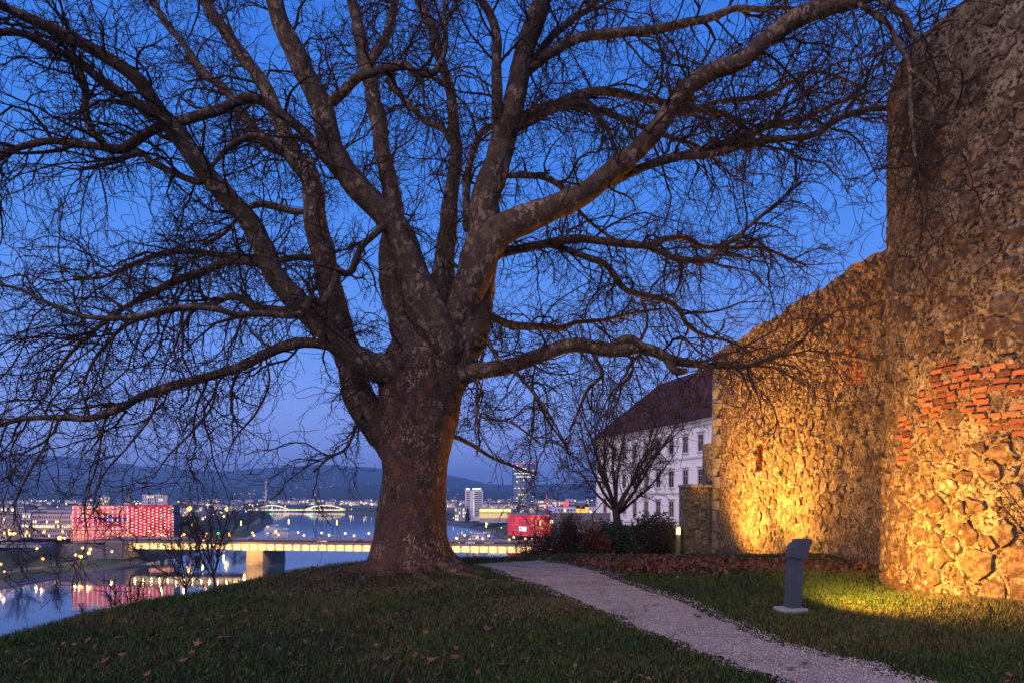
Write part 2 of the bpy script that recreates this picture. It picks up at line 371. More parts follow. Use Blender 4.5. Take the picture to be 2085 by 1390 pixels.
for i_, (a, b) in enumerate(spots):
    gxx, gyy = G(a, b)
    if sdist(gxx, gyy)[0] > 0 or gyy < 4.9: continue
    lf = put('fallen_leaf', lmesh[rs.randint(8)], loc=(gxx, gyy, H(gxx, gyy) + .032), label='single brown fallen plane leaf lying on the lawn or path', cat='leaf', group='fallen leaves scattered over the lawn')
    sc = .036 + .030 * rs.rand(); lf.scale = (sc, sc, sc); lf.rotation_euler = (rs.normal(0, .3), rs.normal(0, .3), rs.rand() * 6.28)

# ================================================================== THE PLANE TREE
def bark(name, lower):
    k = NT(name)
    w = k.n('VectorMath', {0: k.scaled((1.0, 1.0, .6)), 1: k.n('VectorMath', {0: k.n('TexNoise', {'Vector': k.co, 'Scale': 7.0, 'Detail': 4.0}).outputs['Color'], 1: (.16, .16, .16)}, operation='MULTIPLY').outputs[0]}, operation='ADD').outputs[0]
    def cell(s): return k.n('SeparateColor', {0: k.n('TexVoronoi', {'Vector': w, 'Scale': s, 'Randomness': 1.0}).outputs['Color']}).outputs[0]
    v1, v2, v3 = cell(7.0 if lower else 5.0), cell(16.0 if lower else 10.0), cell(30.0 if lower else 17.0)
    if lower:
        base = k.ramp(v1, [(0., (.050, .025, .017)), (.35, (.125, .054, .032)), (.7, (.080, .048, .040)), (1., (.180, .080, .046))])
        base = k.mix(k.ramp(v2, [(.0, .0), (.62, .0), (.64, .6)]), base, (.058, .050, .052))
        pale = k.math('MULTIPLY', k.ramp(v3, [(.74, 0.), (.76, 1.)]), k.ramp(k.noise(1.3, 4), [(.46, .06), (.60, 1.)])); pc = (.34, .245, .185)
    else:
        base = k.ramp(v1, [(0., (.075, .050, .033)), (.4, (.112, .077, .050)), (.75, (.058, .038, .027)), (1., (.128, .094, .066))])
        base = k.mix(k.ramp(v2, [(.0, .0), (.66, .0), (.68, .7)]), base, (.046, .031, .024))
        pale = k.math('MULTIPLY', k.ramp(v3, [(.70, 0.), (.72, 1.)]), k.ramp(k.noise(1.8, 4), [(.44, .05), (.56, .9)])); pc = (.25, .19, .14)
    c = k.mix(pale, base, pc)
    c = k.mix(k.ramp(k.noise(26, 7, .75), [(.40, .8), (.56, 0.)]), c, (.022, .014, .011))
    k.set(Base_Color=c, Roughness=.9, Specular_IOR_Level=.18)
    h = k.mix(.5, k.noise(30, 9, .78, co=k.scaled((1, 1, .4))), k.mix(.5, v2, v3))
    k.bump(h, 1.0 if lower else .7, .045 if lower else .02)
    return k.m
MAT_TRUNK, MAT_LIMB = bark('bark_trunk', True), bark('bark_limb', False)
MAT_TWIG = pmat('twig_bark', (.026, .017, .014), (.044, .031, .026), 6, rough=.9, spec=.15)
MAT_BALL = pmat('seed_ball', (.070, .035, .025), rough=1.0)

TD = 14.0
tree = put('plane_tree', None, label='huge bare plane tree with mottled bark and spreading limbs above the footpath', cat='tree', loc=(TX, TY, H(TX, TY)))
TREE_ORG = np.array((TX, TY, H(TX, TY)))
def rel(V): return np.asarray(V) - TREE_ORG
# trunk: lofted rings with fluting and root flare
rows = [(1196, 842, 190), (1186, 840, 150), (1172, 838, 118), (1150, 835, 96), (1125, 833, 84), (1095, 832, 76), (1050, 834, 70), (1000, 838, 67), (950, 842, 68), (905, 847, 73), (860, 851, 80), (815, 856, 84), (775, 862, 88), (740, 866, 88), (710, 872, 80), (680, 880, 66), (655, 886, 46), (635, 890, 8)]
rows = spline(rows, 90); ns = 80; th = np.arange(ns) * 2 * np.pi / ns; rings = []
for (py, px, hw) in rows:
    c = P(px, py, TD); r = hw * TD / F; hgt_ = c[2]
    fl = 1 + .035 * np.sin(3 * th + .8 * hgt_) + .03 * np.sin(5 * th - .5 * hgt_ + 1)
    root = np.clip((.75 - hgt_) / .75, 0, 1) ** 2
    fl = fl + root * (.22 * np.clip(np.sin(6 * th + .6), 0, 1) ** 2 + .10 * np.sin(9 * th) - .06)
    pos = np.stack([c[0] + r * fl * np.cos(th), c[1] + r * .9 * fl * np.sin(th), np.full(ns, hgt_)], -1)
    nz = vnoise(pos * np.array((3.0, 3.0, 1.6))) * .030 + vnoise(pos * np.array((9, 9, 4.))) * .014
    pos[:, 0] += nz * np.cos(th); pos[:, 1] += nz * np.sin(th); rings.append(pos)
V = np.concatenate(rings); i = np.arange(len(rows) - 1)[:, None] * ns; kk = np.arange(ns)[None, :]; k2 = (kk + 1) % ns
q = np.stack([i + kk, i + k2, i + ns + k2, i + ns + kk], -1).reshape(-1, 4)
put('trunk', np_mesh('trunk', rel(V), q, MAT_TRUNK, smooth=True), tree, label='rust brown flaking lower trunk with root flare')
# surface roots running out over the ground
rs = np.random.RandomState(8); roots = []
for a0, L, r0 in ((-2.6, 1.9, .15), (-1.9, 1.4, .13), (-1.25, 1.9, .15), (-.55, 1.9, .16), (.05, 1.5, .14), (3.3, 1.7, .14), (2.6, 1.2, .12)):
    pts, rad, a = [], [], a0
    for s in np.linspace(0, 1, 12):
        a += rs.normal(0, .06); rr = .55 + s * L
        x_, y_ = TX + rr * math.cos(a), TY + rr * .9 * math.sin(a); rad.append(r0 * (1 - .72 * s))
        pts.append((x_, y_, H(x_, y_) + .10 * (1 - s) ** 2 - rad[-1] * (.15 + .75 * s)))
    roots.append((np.array(pts), np.array(rad)))
for rt in roots:
    V, q = tubes([rt], 10); put('root', np_mesh('root', rel(V), q, MAT_TRUNK, smooth=True), tree)

# limbs traced on the photograph: (px, py, half width px), depth offset at the end (m), droop, twig density, part of another limb?
LIMBS = [
 # left stem from low on the trunk
 dict(k=1, d0=.1, d=2.6, p=[(835,960,48),(800,895,50),(760,848,44),(732,808,37),(712,735,34),(692,670,34),(667,561,30),(645,457,27),(632,363,25),(600,318,22),(566,240,19),(540,175,17),(500,121,15),(432,28,13),(405,-30,11),(370,-120,8)]),
 dict(d0=2.2, d=3.6, p=[(615,335,15),(560,300,13),(511,259,12),(459,186,11),(414,148,10),(380,100,9),(328,35,8),(300,-40,6)]),
 # great left limb
 dict(k=1, d0=-.35, d=-3.6, p=[(870,745,40),(800,752,38),(742,739,32),(690,699,30),(638,647,29),(598,607,28),(557,555,27),(534,503,26),(511,455,25),(466,407,24),(414,345,22),(362,276,21),(331,238,19),(286,173,17),(242,135,16),(180,93,15),(104,59,13),(35,28,11),(-40,-5,8)]),
 dict(d0=-2.2, d=-4.2, p=[(350,262,14),(286,214,14),(207,166,13),(155,121,12),(104,97,11),(45,69,10),(0,64,9),(-70,40,6)]),
 dict(d0=-1.8, d=-1.0, p=[(412,372,9),(397,370,9),(345,349,9),(311,331,8),(287,311,8),(230,330,6),(160,345,4)]),
 # crossing limb out of the leaning stem
 dict(d0=-.8, d=-3.2, p=[(690,360,16),(673,335,14),(639,294,14),(604,259,14),(559,221,14),(518,200,14),(483,204,14),(449,221,14),(397,238,14),(328,259,14),(287,280,14),(249,304,13),(207,300,11),(155,294,10),(97,287,9),(35,300,9),(0,321,9),(-30,350,6)]),
 dict(d0=-2.5, d=-3.0, p=[(218,296,10),(200,285,10),(183,266,10),(173,224,9),(173,173,9),(150,110,7),(135,40,5)]),
 # thick leaning stem
 dict(k=1, d0=-.45, d=-1.9, p=[(905,720,50),(874,640,46),(845,561,40),(820,490,36),(791,442,33),(742,397,31),(705,350,29),(676,300,28),(653,221,27),(635,180,26),(618,148,25),(597,97,24),(573,45,22),(555,-10,20),(530,-90,14)]),
 dict(d0=-1.2, d=-2.2, p=[(668,215,15),(680,204,15),(704,183,14),(729,159,13),(767,145,12),(808,135,12),(829,135,11),(846,148,10),(880,148,9),(894,131,8),(908,86,6),(905,0,5),(900,-60,4)]),
 # pale upright stem
 dict(k=1, d0=.5, d=2.4, p=[(880,740,44),(835,700,42),(818,642,34),(800,590,30),(793,515,27),(803,432,24),(787,345,21),(770,259,20),(756,173,18),(739,121,16),(729,52,14),(715,0,12),(700,-80,9)]),
 dict(d0=1.8, d=2.6, p=[(752,135,12),(762,115,12),(780,86,12),(794,52,12),(805,0,11),(815,-80,8)]),
 dict(d0=1.6, d=2.2, p=[(915,290,8),(900,262,9),(870,250,8),(845,225,8),(812,190,8),(790,165,8)]),
 # centre stem
 dict(k=1, d0=.2, d=2.2, p=[(900,720,46),(897,642,34),(903,544,27),(909,480,23),(915,414,19),(928,328,16),(925,259,14),(918,190,13),(898,121,12),(877,52,11),(853,0,10),(830,-70,7)]),
 # right stem
 dict(k=1, d0=-.15, d=-.6, p=[(905,760,60),(945,690,54),(962,600,50),(975,530,46),(985,466,42),(991,397,37),(1012,328,33),(1032,259,29),(1050,190,26),(1063,121,24),(1084,62,24),(1101,0,22),(1120,-90,16)]),
 dict(d0=-.7, d=-1.2, p=[(1014,330,16),(1012,250,15),(1012,173,14),(1012,86,13),(998,35,12),(977,0,10),(950,-60,7)]),
 dict(d0=.5, d=1.4, p=[(948,470,11),(950,400,11),(953,363,10),(963,311,10),(981,269,9),(1003,256,8)]),
 # great right limb, out over the bastion
 dict(k=1, d0=-.3, d=-3.4, p=[(950,600,40),(985,520,38),(1020,470,36),(1080,443,33),(1132,421,30),(1194,390,28),(1246,349,26),(1294,311,24),(1336,269,23),(1367,218,22),(1401,173,22),(1453,145,21),(1512,124,20),(1563,79,21),(1619,38,22),(1684,14,20),(1736,3,18),(1800,-22,15),(1900,-80,11),(2040,-140,7)]),
 dict(d0=-3.2, d=-4.4, p=[(1736,0,10),(1791,38,8),(1812,55,7),(1830,92,7),(1849,129,7),(1853,207,6),(1862,300,5),(1875,380,4)]),
 dict(d0=-3.3, d=-4.6, p=[(1770,-12,9),(1839,32,8),(1867,78,7),(1932,88,6),(1968,110,5),(2010,150,4),(2060,170,3)]),
 dict(d0=-3.7, d=-4.7, p=[(1850,140,6),(1890,170,6),(1913,189,6),(1955,216,6),(1978,267,6),(2001,322,6),(2019,387,5),(2010,442,4),(2024,474,4),(2050,520,3)]),
 dict(d0=-3.6, d=-4.4, p=[(1860,235,6),(1904,249,6),(1930,252,6),(1968,240,6),(2005,228,5),(2047,226,4),(2062,240,3)]),
 dict(d0=-3.8, d=-4.6, p=[(1990,-120,7),(2010,-40,6),(2040,60,5),(2055,150,5),(2065,260,4),(2060,380,4),(2040,470,3)]),
 dict(d0=-1.1, d=-.6, p=[(1215,392,13),(1239,373,13),(1287,349,13),(1342,328,13),(1408,312,12),(1460,299,11),(1512,280,10),(1563,259,9),(1632,242,8),(1690,215,6),(1760,190,4)]),
 dict(d0=-.9, d=-1.6, p=[(1385,322,9),(1408,318,9),(1460,311,10),(1529,293,10),(1598,283,9),(1650,276,9),(1684,256,8),(1719,235,8),(1771,221,8),(1805,222,7),(1850,228,5),(1880,250,3)]),
 # upper right arcs
 dict(d0=.3, d=1.6, p=[(1040,255,15),(1080,230,13),(1132,211,12),(1194,188,12),(1253,190,11),(1301,200,10),(1349,211,9),(1408,221,9),(1470,231,8),(1512,259,6),(1560,280,4)]),
 dict(d0=.3, d=.6, p=[(1035,275,11),(1080,249,9),(1115,228,9),(1166,214,9),(1211,221,8),(1270,245,8),(1315,262,7),(1373,283,6),(1418,297,5),(1460,330,4)]),
 dict(d0=-.4, d=-.2, p=[(1055,165,17),(1080,138,15),(1121,107,14),(1184,76,13),(1253,66,13),(1322,62,12),(1391,48,11),(1443,38,10),(1494,17,9),(1546,17,7),(1608,15,5),(1680,40,3)]),
 dict(d0=.2, d=.6, p=[(1080,130,11),(1115,83,10),(1166,41,9),(1208,10,8),(1240,-40,6)]),
 dict(d0=.6, d=1.8, p=[(1340,215,6),(1400,230,7),(1450,212,7),(1500,205,7),(1560,195,7),(1605,172,6),(1650,150,5),(1700,155,4),(1760,180,3)]),
 # middle right
 dict(d0=.1, d=.8, p=[(990,545,18),(1014,519,14),(1066,506,12),(1121,495,12),(1169,485,12),(1211,488,11),(1263,495,11),(1328,499,10),(1349,488,8),(1390,485,7),(1428,502,6),(1487,504,6),(1539,502,5),(1590,519,4),(1640,540,3)]),
 dict(d0=.5, d=-.4, p=[(1320,498,9),(1366,523,9),(1401,530,9),(1435,531,8),(1459,512,7),(1494,485,6),(1539,450,5),(1580,415,4),(1630,370,3)]),
 dict(d0=.3, d=1.6, p=[(1100,500,9),(1124,499,9),(1176,516,9),(1228,537,9),(1252,561,9),(1273,588,8),(1307,602,8),(1356,613,8),(1383,633,7),(1401,664,6),(1435,682,5),(1487,695,4),(1530,720,3)]),
 dict(d0=.5, d=2.6, p=[(950,625,13),(983,637,11),(1021,654,10),(1055,664,10),(1107,666,9),(1142,668,8),(1176,658,6),(1230,652,5),(1280,640,4),(1349,628,3)]),
 dict(d0=.4, d=1.2, p=[(1030,360,8),(1060,356,9),(1100,360,8),(1140,378,8),(1160,400,6),(1190,440,5),(1240,480,4),(1290,500,3)]),
 # low right limb
 dict(k=1, dens=.7, d0=-.25, d=-1.4, p=[(890,785,26),(945,765,24),(986,754,21),(1038,744,20),(1093,727,19),(1149,706,18),(1197,706,18),(1245,713,17),(1297,709,16),(1335,716,15),(1366,730,12),(1404,740,10),(1452,746,8),(1515,746,7),(1549,735,6),(1590,720,5),(1640,690,4)]),
 dict(d0=-.9, d=-1.0, p=[(1240,704,11),(1262,695,12),(1284,690,12),(1303,700,9),(1310,712,7)]),
 dict(d0=-1.0, d=-1.1, p=[(1352,728,11),(1366,745,11),(1380,758,10),(1400,755,6)]),
 dict(d0=-.6, d=-.4, p=[(1205,718,6),(1216,735,6),(1226,761,5),(1200,789,5),(1183,823,4),(1159,878,3)]),
 # near hanging shoots in front of the trunk
 dict(d0=-.75, d=-1.8, p=[(896,505,4),(915,530,5),(945,557,5),(966,613,5),(972,654,5),(993,689,5),(1010,723,5),(1038,744,5),(1062,771,5),(1093,806,5),(1121,847,4),(1150,900,3)]),
 dict(d0=-.8, d=-1.3, p=[(975,630,4),(985,690,4),(975,760,4),(972,830,4),(985,850,3),(1040,860,3),(1100,900,3)]),
 # low left limb
 dict(k=1, d0=-.5, d=-2.0, p=[(705,715,17),(680,705,14),(656,702,13),(615,699,13),(570,709,13),(528,727,12),(483,747,12),(442,761,12),(380,778,11),(328,792,11),(283,809,10),(242,830,10),(183,851,9),(138,847,8),(104,847,7),(52,851,6),(0,865,5),(-60,880,4)]),
 dict(d0=-1.0, d=-1.8, p=[(545,545,14),(518,535,13),(466,533,12),(414,554,11),(363,571,11),(318,592,10),(276,613,8),(220,650,6),(160,700,5),(100,770,4)]),
 dict(d0=1.4, d=.4, p=[(690,545,9),(656,526,9),(604,523,9),(566,530,8),(500,522,8),(430,517,8),(407,512,8),(345,516,7),(280,535,6),(220,560,5),(150,570,4)]),
 dict(d0=-1.0, d=-4.6, p=[(800,440,9),(788,452,9),(760,480,9),(742,498,9),(725,530,9),(719,550,9),(704,558,9),(690,554,9),(677,585,10),(653,620,10),(632,609,9),(618,633,9),(594,645,9),(535,640,9),(483,640,8),(432,628,8),(380,625,8),(328,630,7),(259,644,7),(173,644,6),(104,620,5),(35,588,4),(-20,575,3)]),
 dict(d0=-.9, d=-1.6, p=[(600,632,9),(570,630,9),(518,623,9),(476,602,9),(432,620,8),(380,625,8),(320,640,6),(250,668,5),(200,720,4),(170,780,3)]),
 dict(d0=-1.6, d=-2.4, p=[(418,352,7),(470,300,8),(520,276,7),(560,290,6),(600,320,5),(640,330,4)]),
 dict(d0=1.0, d=2.0, p=[(640,430,9),(600,430,9),(555,420,10),(520,418,9),(490,440,6),(450,480,5),(410,500,4)]),
 dict(d0=-.6, d=-1.8, p=[(742,810,6),(735,840,5),(720,880,5),(700,915,4),(670,930,4),(640,960,3)]),
 dict(dens=.25, d0=.6, d=2.6, p=[(905,905,7),(925,890,6),(960,905,6),(1000,930,5),(1050,950,4),(1090,965,3)]),
 dict(dens=.5, d0=-1.6, d=-2.2, p=[(190,851,4.0),(205,890,3.2),(196,950,2.3),(172,1030,2.3),(178,1100,1.3),(150,1150,1.3)]),
 dict(dens=.5, d0=-1.5, d=-2.6, p=[(328,795,4.0),(305,850,3.2),(262,905,3.2),(215,960,2.3),(190,1020,1.3)]),
 dict(dens=.5, d0=-1.2, d=-2.2, p=[(442,765,4.0),(432,825,3.2),(390,880,3.2),(345,925,2.3),(310,975,1.3)]),
 dict(dens=.5, d0=-1.0, d=-.4, p=[(540,722,4.0),(548,780,3.2),(520,840,3.2),(480,890,2.3),(455,950,1.3)]),
 dict(dens=.5, d0=-2.2, d=-3.4, p=[(110,848,4.0),(95,900,3.2),(60,960,3.2),(30,1030,2.3),(45,1100,1.3)]),
 dict(dens=.5, d0=-.5, d=.4, p=[(1093,732,4.0),(1085,790,3.2),(1112,850,3.2),(1150,905,2.3),(1165,950,1.3)]),
 dict(dens=.5, d0=-.4, d=-1.2, p=[(986,760,3.2),(972,830,3.2),(978,880,2.3),(1010,935,1.3)]),
 dict(dens=.5, d0=-.8, d=-.2, p=[(1290,716,3.2),(1284,765,3.2),(1245,800,2.3),(1215,860,1.3)]),
 dict(dens=.5, d0=-.9, d=-1.6, p=[(1420,742,2.3),(1440,790,2.3),(1420,840,1.3)]),
]
def grow(rng, p, d, r, L, lvl, out, droop, tipr):
    """one crooked shoot; returns its nodes"""
    n = (0, 9, 5, 3)[lvl]; st = L / n; pts = [p]; rad = [r]; x, y, z = p; dx, dy, dz = d; wig = (0, .27, .36, .42)[lvl]; g = rng.gauss
    for i in range(n):
        f = (i + 1) / n
        dx += g(0, wig); dy += g(0, wig); dz += g(0, wig) - droop * (1 - .9 * f if lvl > 1 else 1)
        m = math.sqrt(dx * dx + dy * dy + dz * dz) + 1e-6; dx /= m; dy /= m; dz /= m
        x += dx * st; y += dy * st; z += dz * st
        pts.append((x, y, z)); rad.append(r + (tipr - r) * f)
    out.append((pts, rad)); return pts, rad
def rdir(rng, t, spread, bias=(0, 0, 0)):
    a = [rng.gauss(0, 1) for _ in range(3)]; dt = sum(u * v for u, v in zip(a, t)); a = [u - dt * v for u, v in zip(a, t)]
    m = math.sqrt(sum(u * u for u in a)) + 1e-6; o = [v + spread * u / m + b for u, v, b in zip(a, t, bias)]
    m = math.sqrt(sum(u * u for u in o)) + 1e-6; return tuple(u / m for u in o)
def clothe(rng, pts, rad, dens, droop, L1, org):
    """side shoots, twigs and spurs of one limb -> lists by level"""
    o1, o2, o3, balls = [], [], [], []
    seg = np.linalg.norm(np.diff(pts, axis=0), axis=1); s = np.concatenate([[0], np.cumsum(seg)]); tot = s[-1]; pos = .25
    while pos < tot:
        i = min(int(np.searchsorted(s, pos)), len(pts) - 1); rr = rad[i]
        gap = (.215 + 1.1 * max(0, rr - .05)) / dens
        if rr > .24 and rng.random() < .75: pos += gap; continue
        t = pts[i] - pts[i - 1]; t = t / (np.linalg.norm(t) + 1e-9)
        f = pos / tot; L = L1 * rng.uniform(.45, 1.25) * (.75 + .5 * min(1, f * 1.5)) * (1 if f < .85 else .8)
        d = rdir(rng, t * (.55 + .5 * f), .95, (0, 0, .25 - .3 * droop * 4))
        r1 = min(rr * .55, rng.uniform(.013, .027) * (.7 + .3 * L)); p1, q1 = grow(rng, tuple(pts[i]), d, r1, L, 1, o1, droop, .0068)
        for j in range(1, len(p1)):
            for _ in range(2 if rng.random() < .22 else 1):
                td = tuple(a - b for a, b in zip(p1[j], p1[j - 1])); m = math.sqrt(sum(u * u for u in td)); td = tuple(u / m for u in td)
                L2 = L * rng.uniform(.25, .58); p2, q2 = grow(rng, p1[j], rdir(rng, td, 1.0, (0, 0, .05)), max(.0068, q1[j] * .6), L2, 2, o2, droop * 1.1, .0050)
                for jj in range(1, len(p2)):
                    if rng.random() < .42:
                        td = tuple(a - b for a, b in zip(p2[jj], p2[jj - 1])); m = math.sqrt(sum(u * u for u in td)); td = tuple(u / m for u in td)
                        p3, q3 = grow(rng, p2[jj], rdir(rng, td, 1.1, (0, 0, -.05)), .0056, L2 * rng.uniform(.30, .65), 3, o3, droop * .6, .0040)
                        if rng.random() < .012: balls.append(p3[-1])
        pos += gap * rng.uniform(.5, 1.5)
    return o1, o2, o3, balls
TWIG_COUNT = 0
rng = random.Random(42); ALLB = []; SEEN = []
for li, L in sorted(enumerate(LIMBS), key=lambda t: 0 if t[1].get('k') else 1):
    p = np.array(L['p'], float); p[:, 2] *= .84 if L.get('k') else .76
    if L.get('k') and p[0][1] < 900: p = np.vstack([(858, 830, 12), (860, 800, p[0][2] * .75), p])
    n = len(p); f = np.linspace(0, 1, n)
    if L.get('k'):
        f = np.concatenate([[0], np.cumsum(np.hypot(*np.diff(p[:, :2], axis=0).T))]); f /= f[-1]
        dep = TD + L['d'] * f ** 1.15 + L['d0'] * np.clip(f * 5, 0, 1) * (1 - f)
    else:
        d0 = L['d0']; near = [s for s in SEEN if math.hypot(s[0] - p[0][0], s[1] - p[0][1]) < 32]   # spring from the limb that passes here
        if near: d0 = min(near, key=lambda s: abs(s[2] - TD - d0) + .02 * math.hypot(s[0] - p[0][0], s[1] - p[0][1]))[2] - TD
        dep = TD + d0 + (L['d'] - d0) * f; p[0][2] *= .6
    for j in range(n - 1):
        for t in np.linspace(0, 1, 6): SEEN.append((*(p[j][:2] * (1 - t) + p[j + 1][:2] * t), dep[j] * (1 - t) + dep[j + 1] * t))
    nodes = np.array([np.append(P(a, b, D), w * D / F) for (a, b, w), D in zip(p, dep)])
    nodes = spline(nodes, n * 7); pts, rad = nodes[:, :3].copy(), np.clip(nodes[:, 3], .006, None)
    w = np.minimum(1, np.arange(len(pts)) / 12)[:, None]
    off = np.stack([vnoise(pts * 1.6 + 10 * c + li) for c in range(3)], -1); pts += off * np.minimum(rad, .05)[:, None] * .55 * w
    rad = rad * (1 + .09 * vnoise(pts * 4.0 + li))
    sides = 20 if rad[0] > .2 else 12 if rad[0] > .09 else 8
    V, q = tubes([(pts, rad)], sides)
    nrm = vnoise(V * 6.0) * .06 * np.repeat(rad, sides); V += nrm[:, None] * (V - np.repeat(pts, sides, 0)) / np.repeat(rad, sides)[:, None]
    limb = put('limb', np_mesh('limb', rel(V), q, MAT_LIMB, smooth=True), tree)
    low = p[-1][1] > 250; right = p[-1][0] > 1050
    droop = .075 if low else .03
    small = rad.max() < .06
    o1, o2, o3, balls = clothe(rng, pts, rad, (1.15 if not small else .95) * L.get('dens', 1), droop, (1.9 if not small else 1.25), TREE_ORG)
    ALLB += balls
    Vs, Fs, b = [], [], 0
    for lst, sd in ((o1, 4), (o2, 3), (o3, 3)):
        if not lst: continue
        V, q = tubes(lst, sd); Vs.append(V); Fs.append(q + b); b += len(V); TWIG_COUNT += len(q) * 2
    if Vs: put('twigs', np_mesh('twigs', rel(np.concatenate(Vs)), np.concatenate(Fs), MAT_TWIG), limb, kind='stuff')
# bobbles hanging on the twigs
mb = MB(); rs = np.random.RandomState(2); VV, FF, b = [], [], 0
ic = np.array([(0, 0, 1), (0, 0, -1), (1, 0, 0), (-1, 0, 0), (0, 1, 0), (0, -1, 0)], float); icf = np.array([(2, 4, 0), (4, 3, 0), (3, 5, 0), (5, 2, 0), (4, 2, 1), (3, 4, 1), (5, 3, 1), (2, 5, 1)])
for p in ALLB:
    p = np.array(p); VV.append(ic * .017 + p - (0, 0, .07)); FF.append(icf + b); b += 6
    w = np.array([(-.0015, 0, 0), (.0015, 0, 0), (0, 0, -.06)]); VV.append(w + p); FF.append(np.array([(0, 1, 2)]) + b); b += 3
put('seed_balls', np_mesh('seed_balls', rel(np.concatenate(VV)), np.concatenate(FF), MAT_BALL), tree, kind='stuff')
print('TWIG TRIS', TWIG_COUNT, 'balls', len(ALLB))

# ================================================================== STONE WALLS
def clip(poly, px, py, nx_, ny_):
    out = []; n = len(poly)
    for i in range(n):
        a, b = poly[i], poly[(i + 1) % n]
        da = (a[0] - px) * nx_ + (a[1] - py) * ny_; db = (b[0] - px) * nx_ + (b[1] - py) * ny_
        if da <= 0: out.append(a)
        if (da < 0 < db) or (db < 0 < da):
            t = da / (da - db); out.append((a[0] + (b[0] - a[0]) * t, a[1] + (b[1] - a[1]) * t))
    return out
def cells(seeds, kn=20):
    """power-diagram cells of seeds (u, v, r)"""
    S = np.array(seeds); out = []; order = np.argsort(S[:, 1]); ys_ = S[order, 1]
    for i in range(len(S)):
        lo, hi = np.searchsorted(ys_, S[i, 1] - .9), np.searchsorted(ys_, S[i, 1] + .9); cand = order[lo:hi]
        d2 = ((S[cand, :2] - S[i, :2]) ** 2).sum(1); nb_ = cand[np.argsort(d2)[1:kn + 1]]
        x, y, r = S[i]; R_ = r * 1.6; poly = [(x + R_ * 1.2 * math.cos(t), y + R_ * math.sin(t)) for t in np.arange(8) * math.pi / 4 + .4]
        for j in nb_:
            nx_, ny_ = S[j, :2] - S[i, :2]; dd = nx_ * nx_ + ny_ * ny_; t = .5 + (r * r - S[j, 2] ** 2) / (2 * dd)
            poly = clip(poly, x + nx_ * t, y + ny_ * t, nx_, ny_)
            if len(poly) < 3: break
        out.append(poly if len(poly) >= 3 else None)
    return out
def darts(u0, u1, v0, v1, size, tries, rs):
    """random packing of stones of very different sizes; size(v) -> (small, large) radius"""
    U, V_, Rr = np.empty(tries), np.empty(tries), np.empty(tries); n = 0
    for k_ in range(tries):
        u, v = rs.uniform(u0, u1), rs.uniform(v0, v1); a, b = size(v); f = k_ / tries; r = b + (a - b) * min(1, f * 1.25) ** .6 * rs.uniform(.7, 1.15); r = max(r, a * .8)
        if n:
            d = np.hypot((U[:n] - u) * .78, V_[:n] - v)
            if (d < .80 * (Rr[:n] + r)).any(): continue
        U[n], V_[n], Rr[n] = u, v, r; n += 1
    return np.stack([U[:n], V_[:n], Rr[:n]], -1)
def stone(poly, rs, mapf, hgt_, gap):
    """one rubble stone: rim, ragged crown, centre; verts in world space"""
    p0 = np.array(poly); c = p0.mean(0); sz = np.sqrt(abs(np.sum(p0[:, 0] * np.roll(p0[:, 1], -1) - p0[:, 1] * np.roll(p0[:, 0], -1)) / 2)) + 1e-6
    if len(p0) < 3 or sz < .03: return None
    mid = (p0 + np.roll(p0, -1, 0)) / 2; mid = mid + rs.normal(0, .05 * sz, mid.shape); p = np.stack([p0, mid], 1).reshape(-1, 2)
    if len(p) > 16: p = p[::2]
    p = c + (p - c) * (1 + rs.normal(0, .07, (len(p), 1))); n = len(p); tl = rs.normal(0, .35, 2) * hgt_; V = []
    d = np.linalg.norm(p - c, axis=1, keepdims=True) + 1e-6
    for ins, hh, jt in ((gap, -.03, 0), (gap + .07 * sz * rs.uniform(.4, 1.6), hgt_ * .9, .20)):
        q = c + (p - c) * np.clip(1 - ins / d, .3, 1); h = hh + ((q - c) @ tl) / sz * (1 if jt else 0) + (rs.normal(0, jt * hgt_, n) if jt else 0)
        V += [(a, b, e) for (a, b), e in zip(q, h)]
    V.append((*(c + rs.normal(0, .10 * sz, 2)), hgt_ * rs.uniform(.8, 1.5)))
    Fs = [(i, (i + 1) % n, n + (i + 1) % n, n + i) for i in range(n)] + [(n + i, n + (i + 1) % n, 2 * n) for i in range(n)]
    return mapf(np.array(V)), Fs, sz
def brick(u, v, w, h, dep, rs, mapf):
    e = .006; a, b = w / 2, h / 2; V = []
    for (ins, dd) in ((0, -.03), (.0, dep - e), (e, dep)):
        for x, y in ((-a + ins, -b + ins), (a - ins, -b + ins), (a - ins, b - ins), (-a + ins, b - ins)):
            V.append((u + x + rs.normal(0, .007), v + y + rs.normal(0, .005), dd + (rs.normal(0, .005) if dd > 0 else 0)))
    Fs = [(r * 4 + i, r * 4 + (i + 1) % 4, (r + 1) * 4 + (i + 1) % 4, (r + 1) * 4 + i) for r in (0, 1) for i in range(4)] + [(8, 9, 10, 11)]
    return mapf(np.array(V)), Fs
def lay(parent, things, mat, name, limit, score):
    """the `limit` highest scoring pieces become parts, the others one mesh"""
    order = np.argsort([-score(t) for t in things]); mb = MB(); org = np.array(parent.location)
    for r_, i in enumerate(order):
        V, Fs, tn = things[i][:3]; V = V - org
        if r_ < limit:
            m = MB(); m.tint = tn; m.add(V, Fs); m.put(name, mat, parent)
        else: mb.tint = tn; mb.add(V, Fs)
    if mb.v: mb.put(name + '_rubble', mat, parent, kind='stuff')

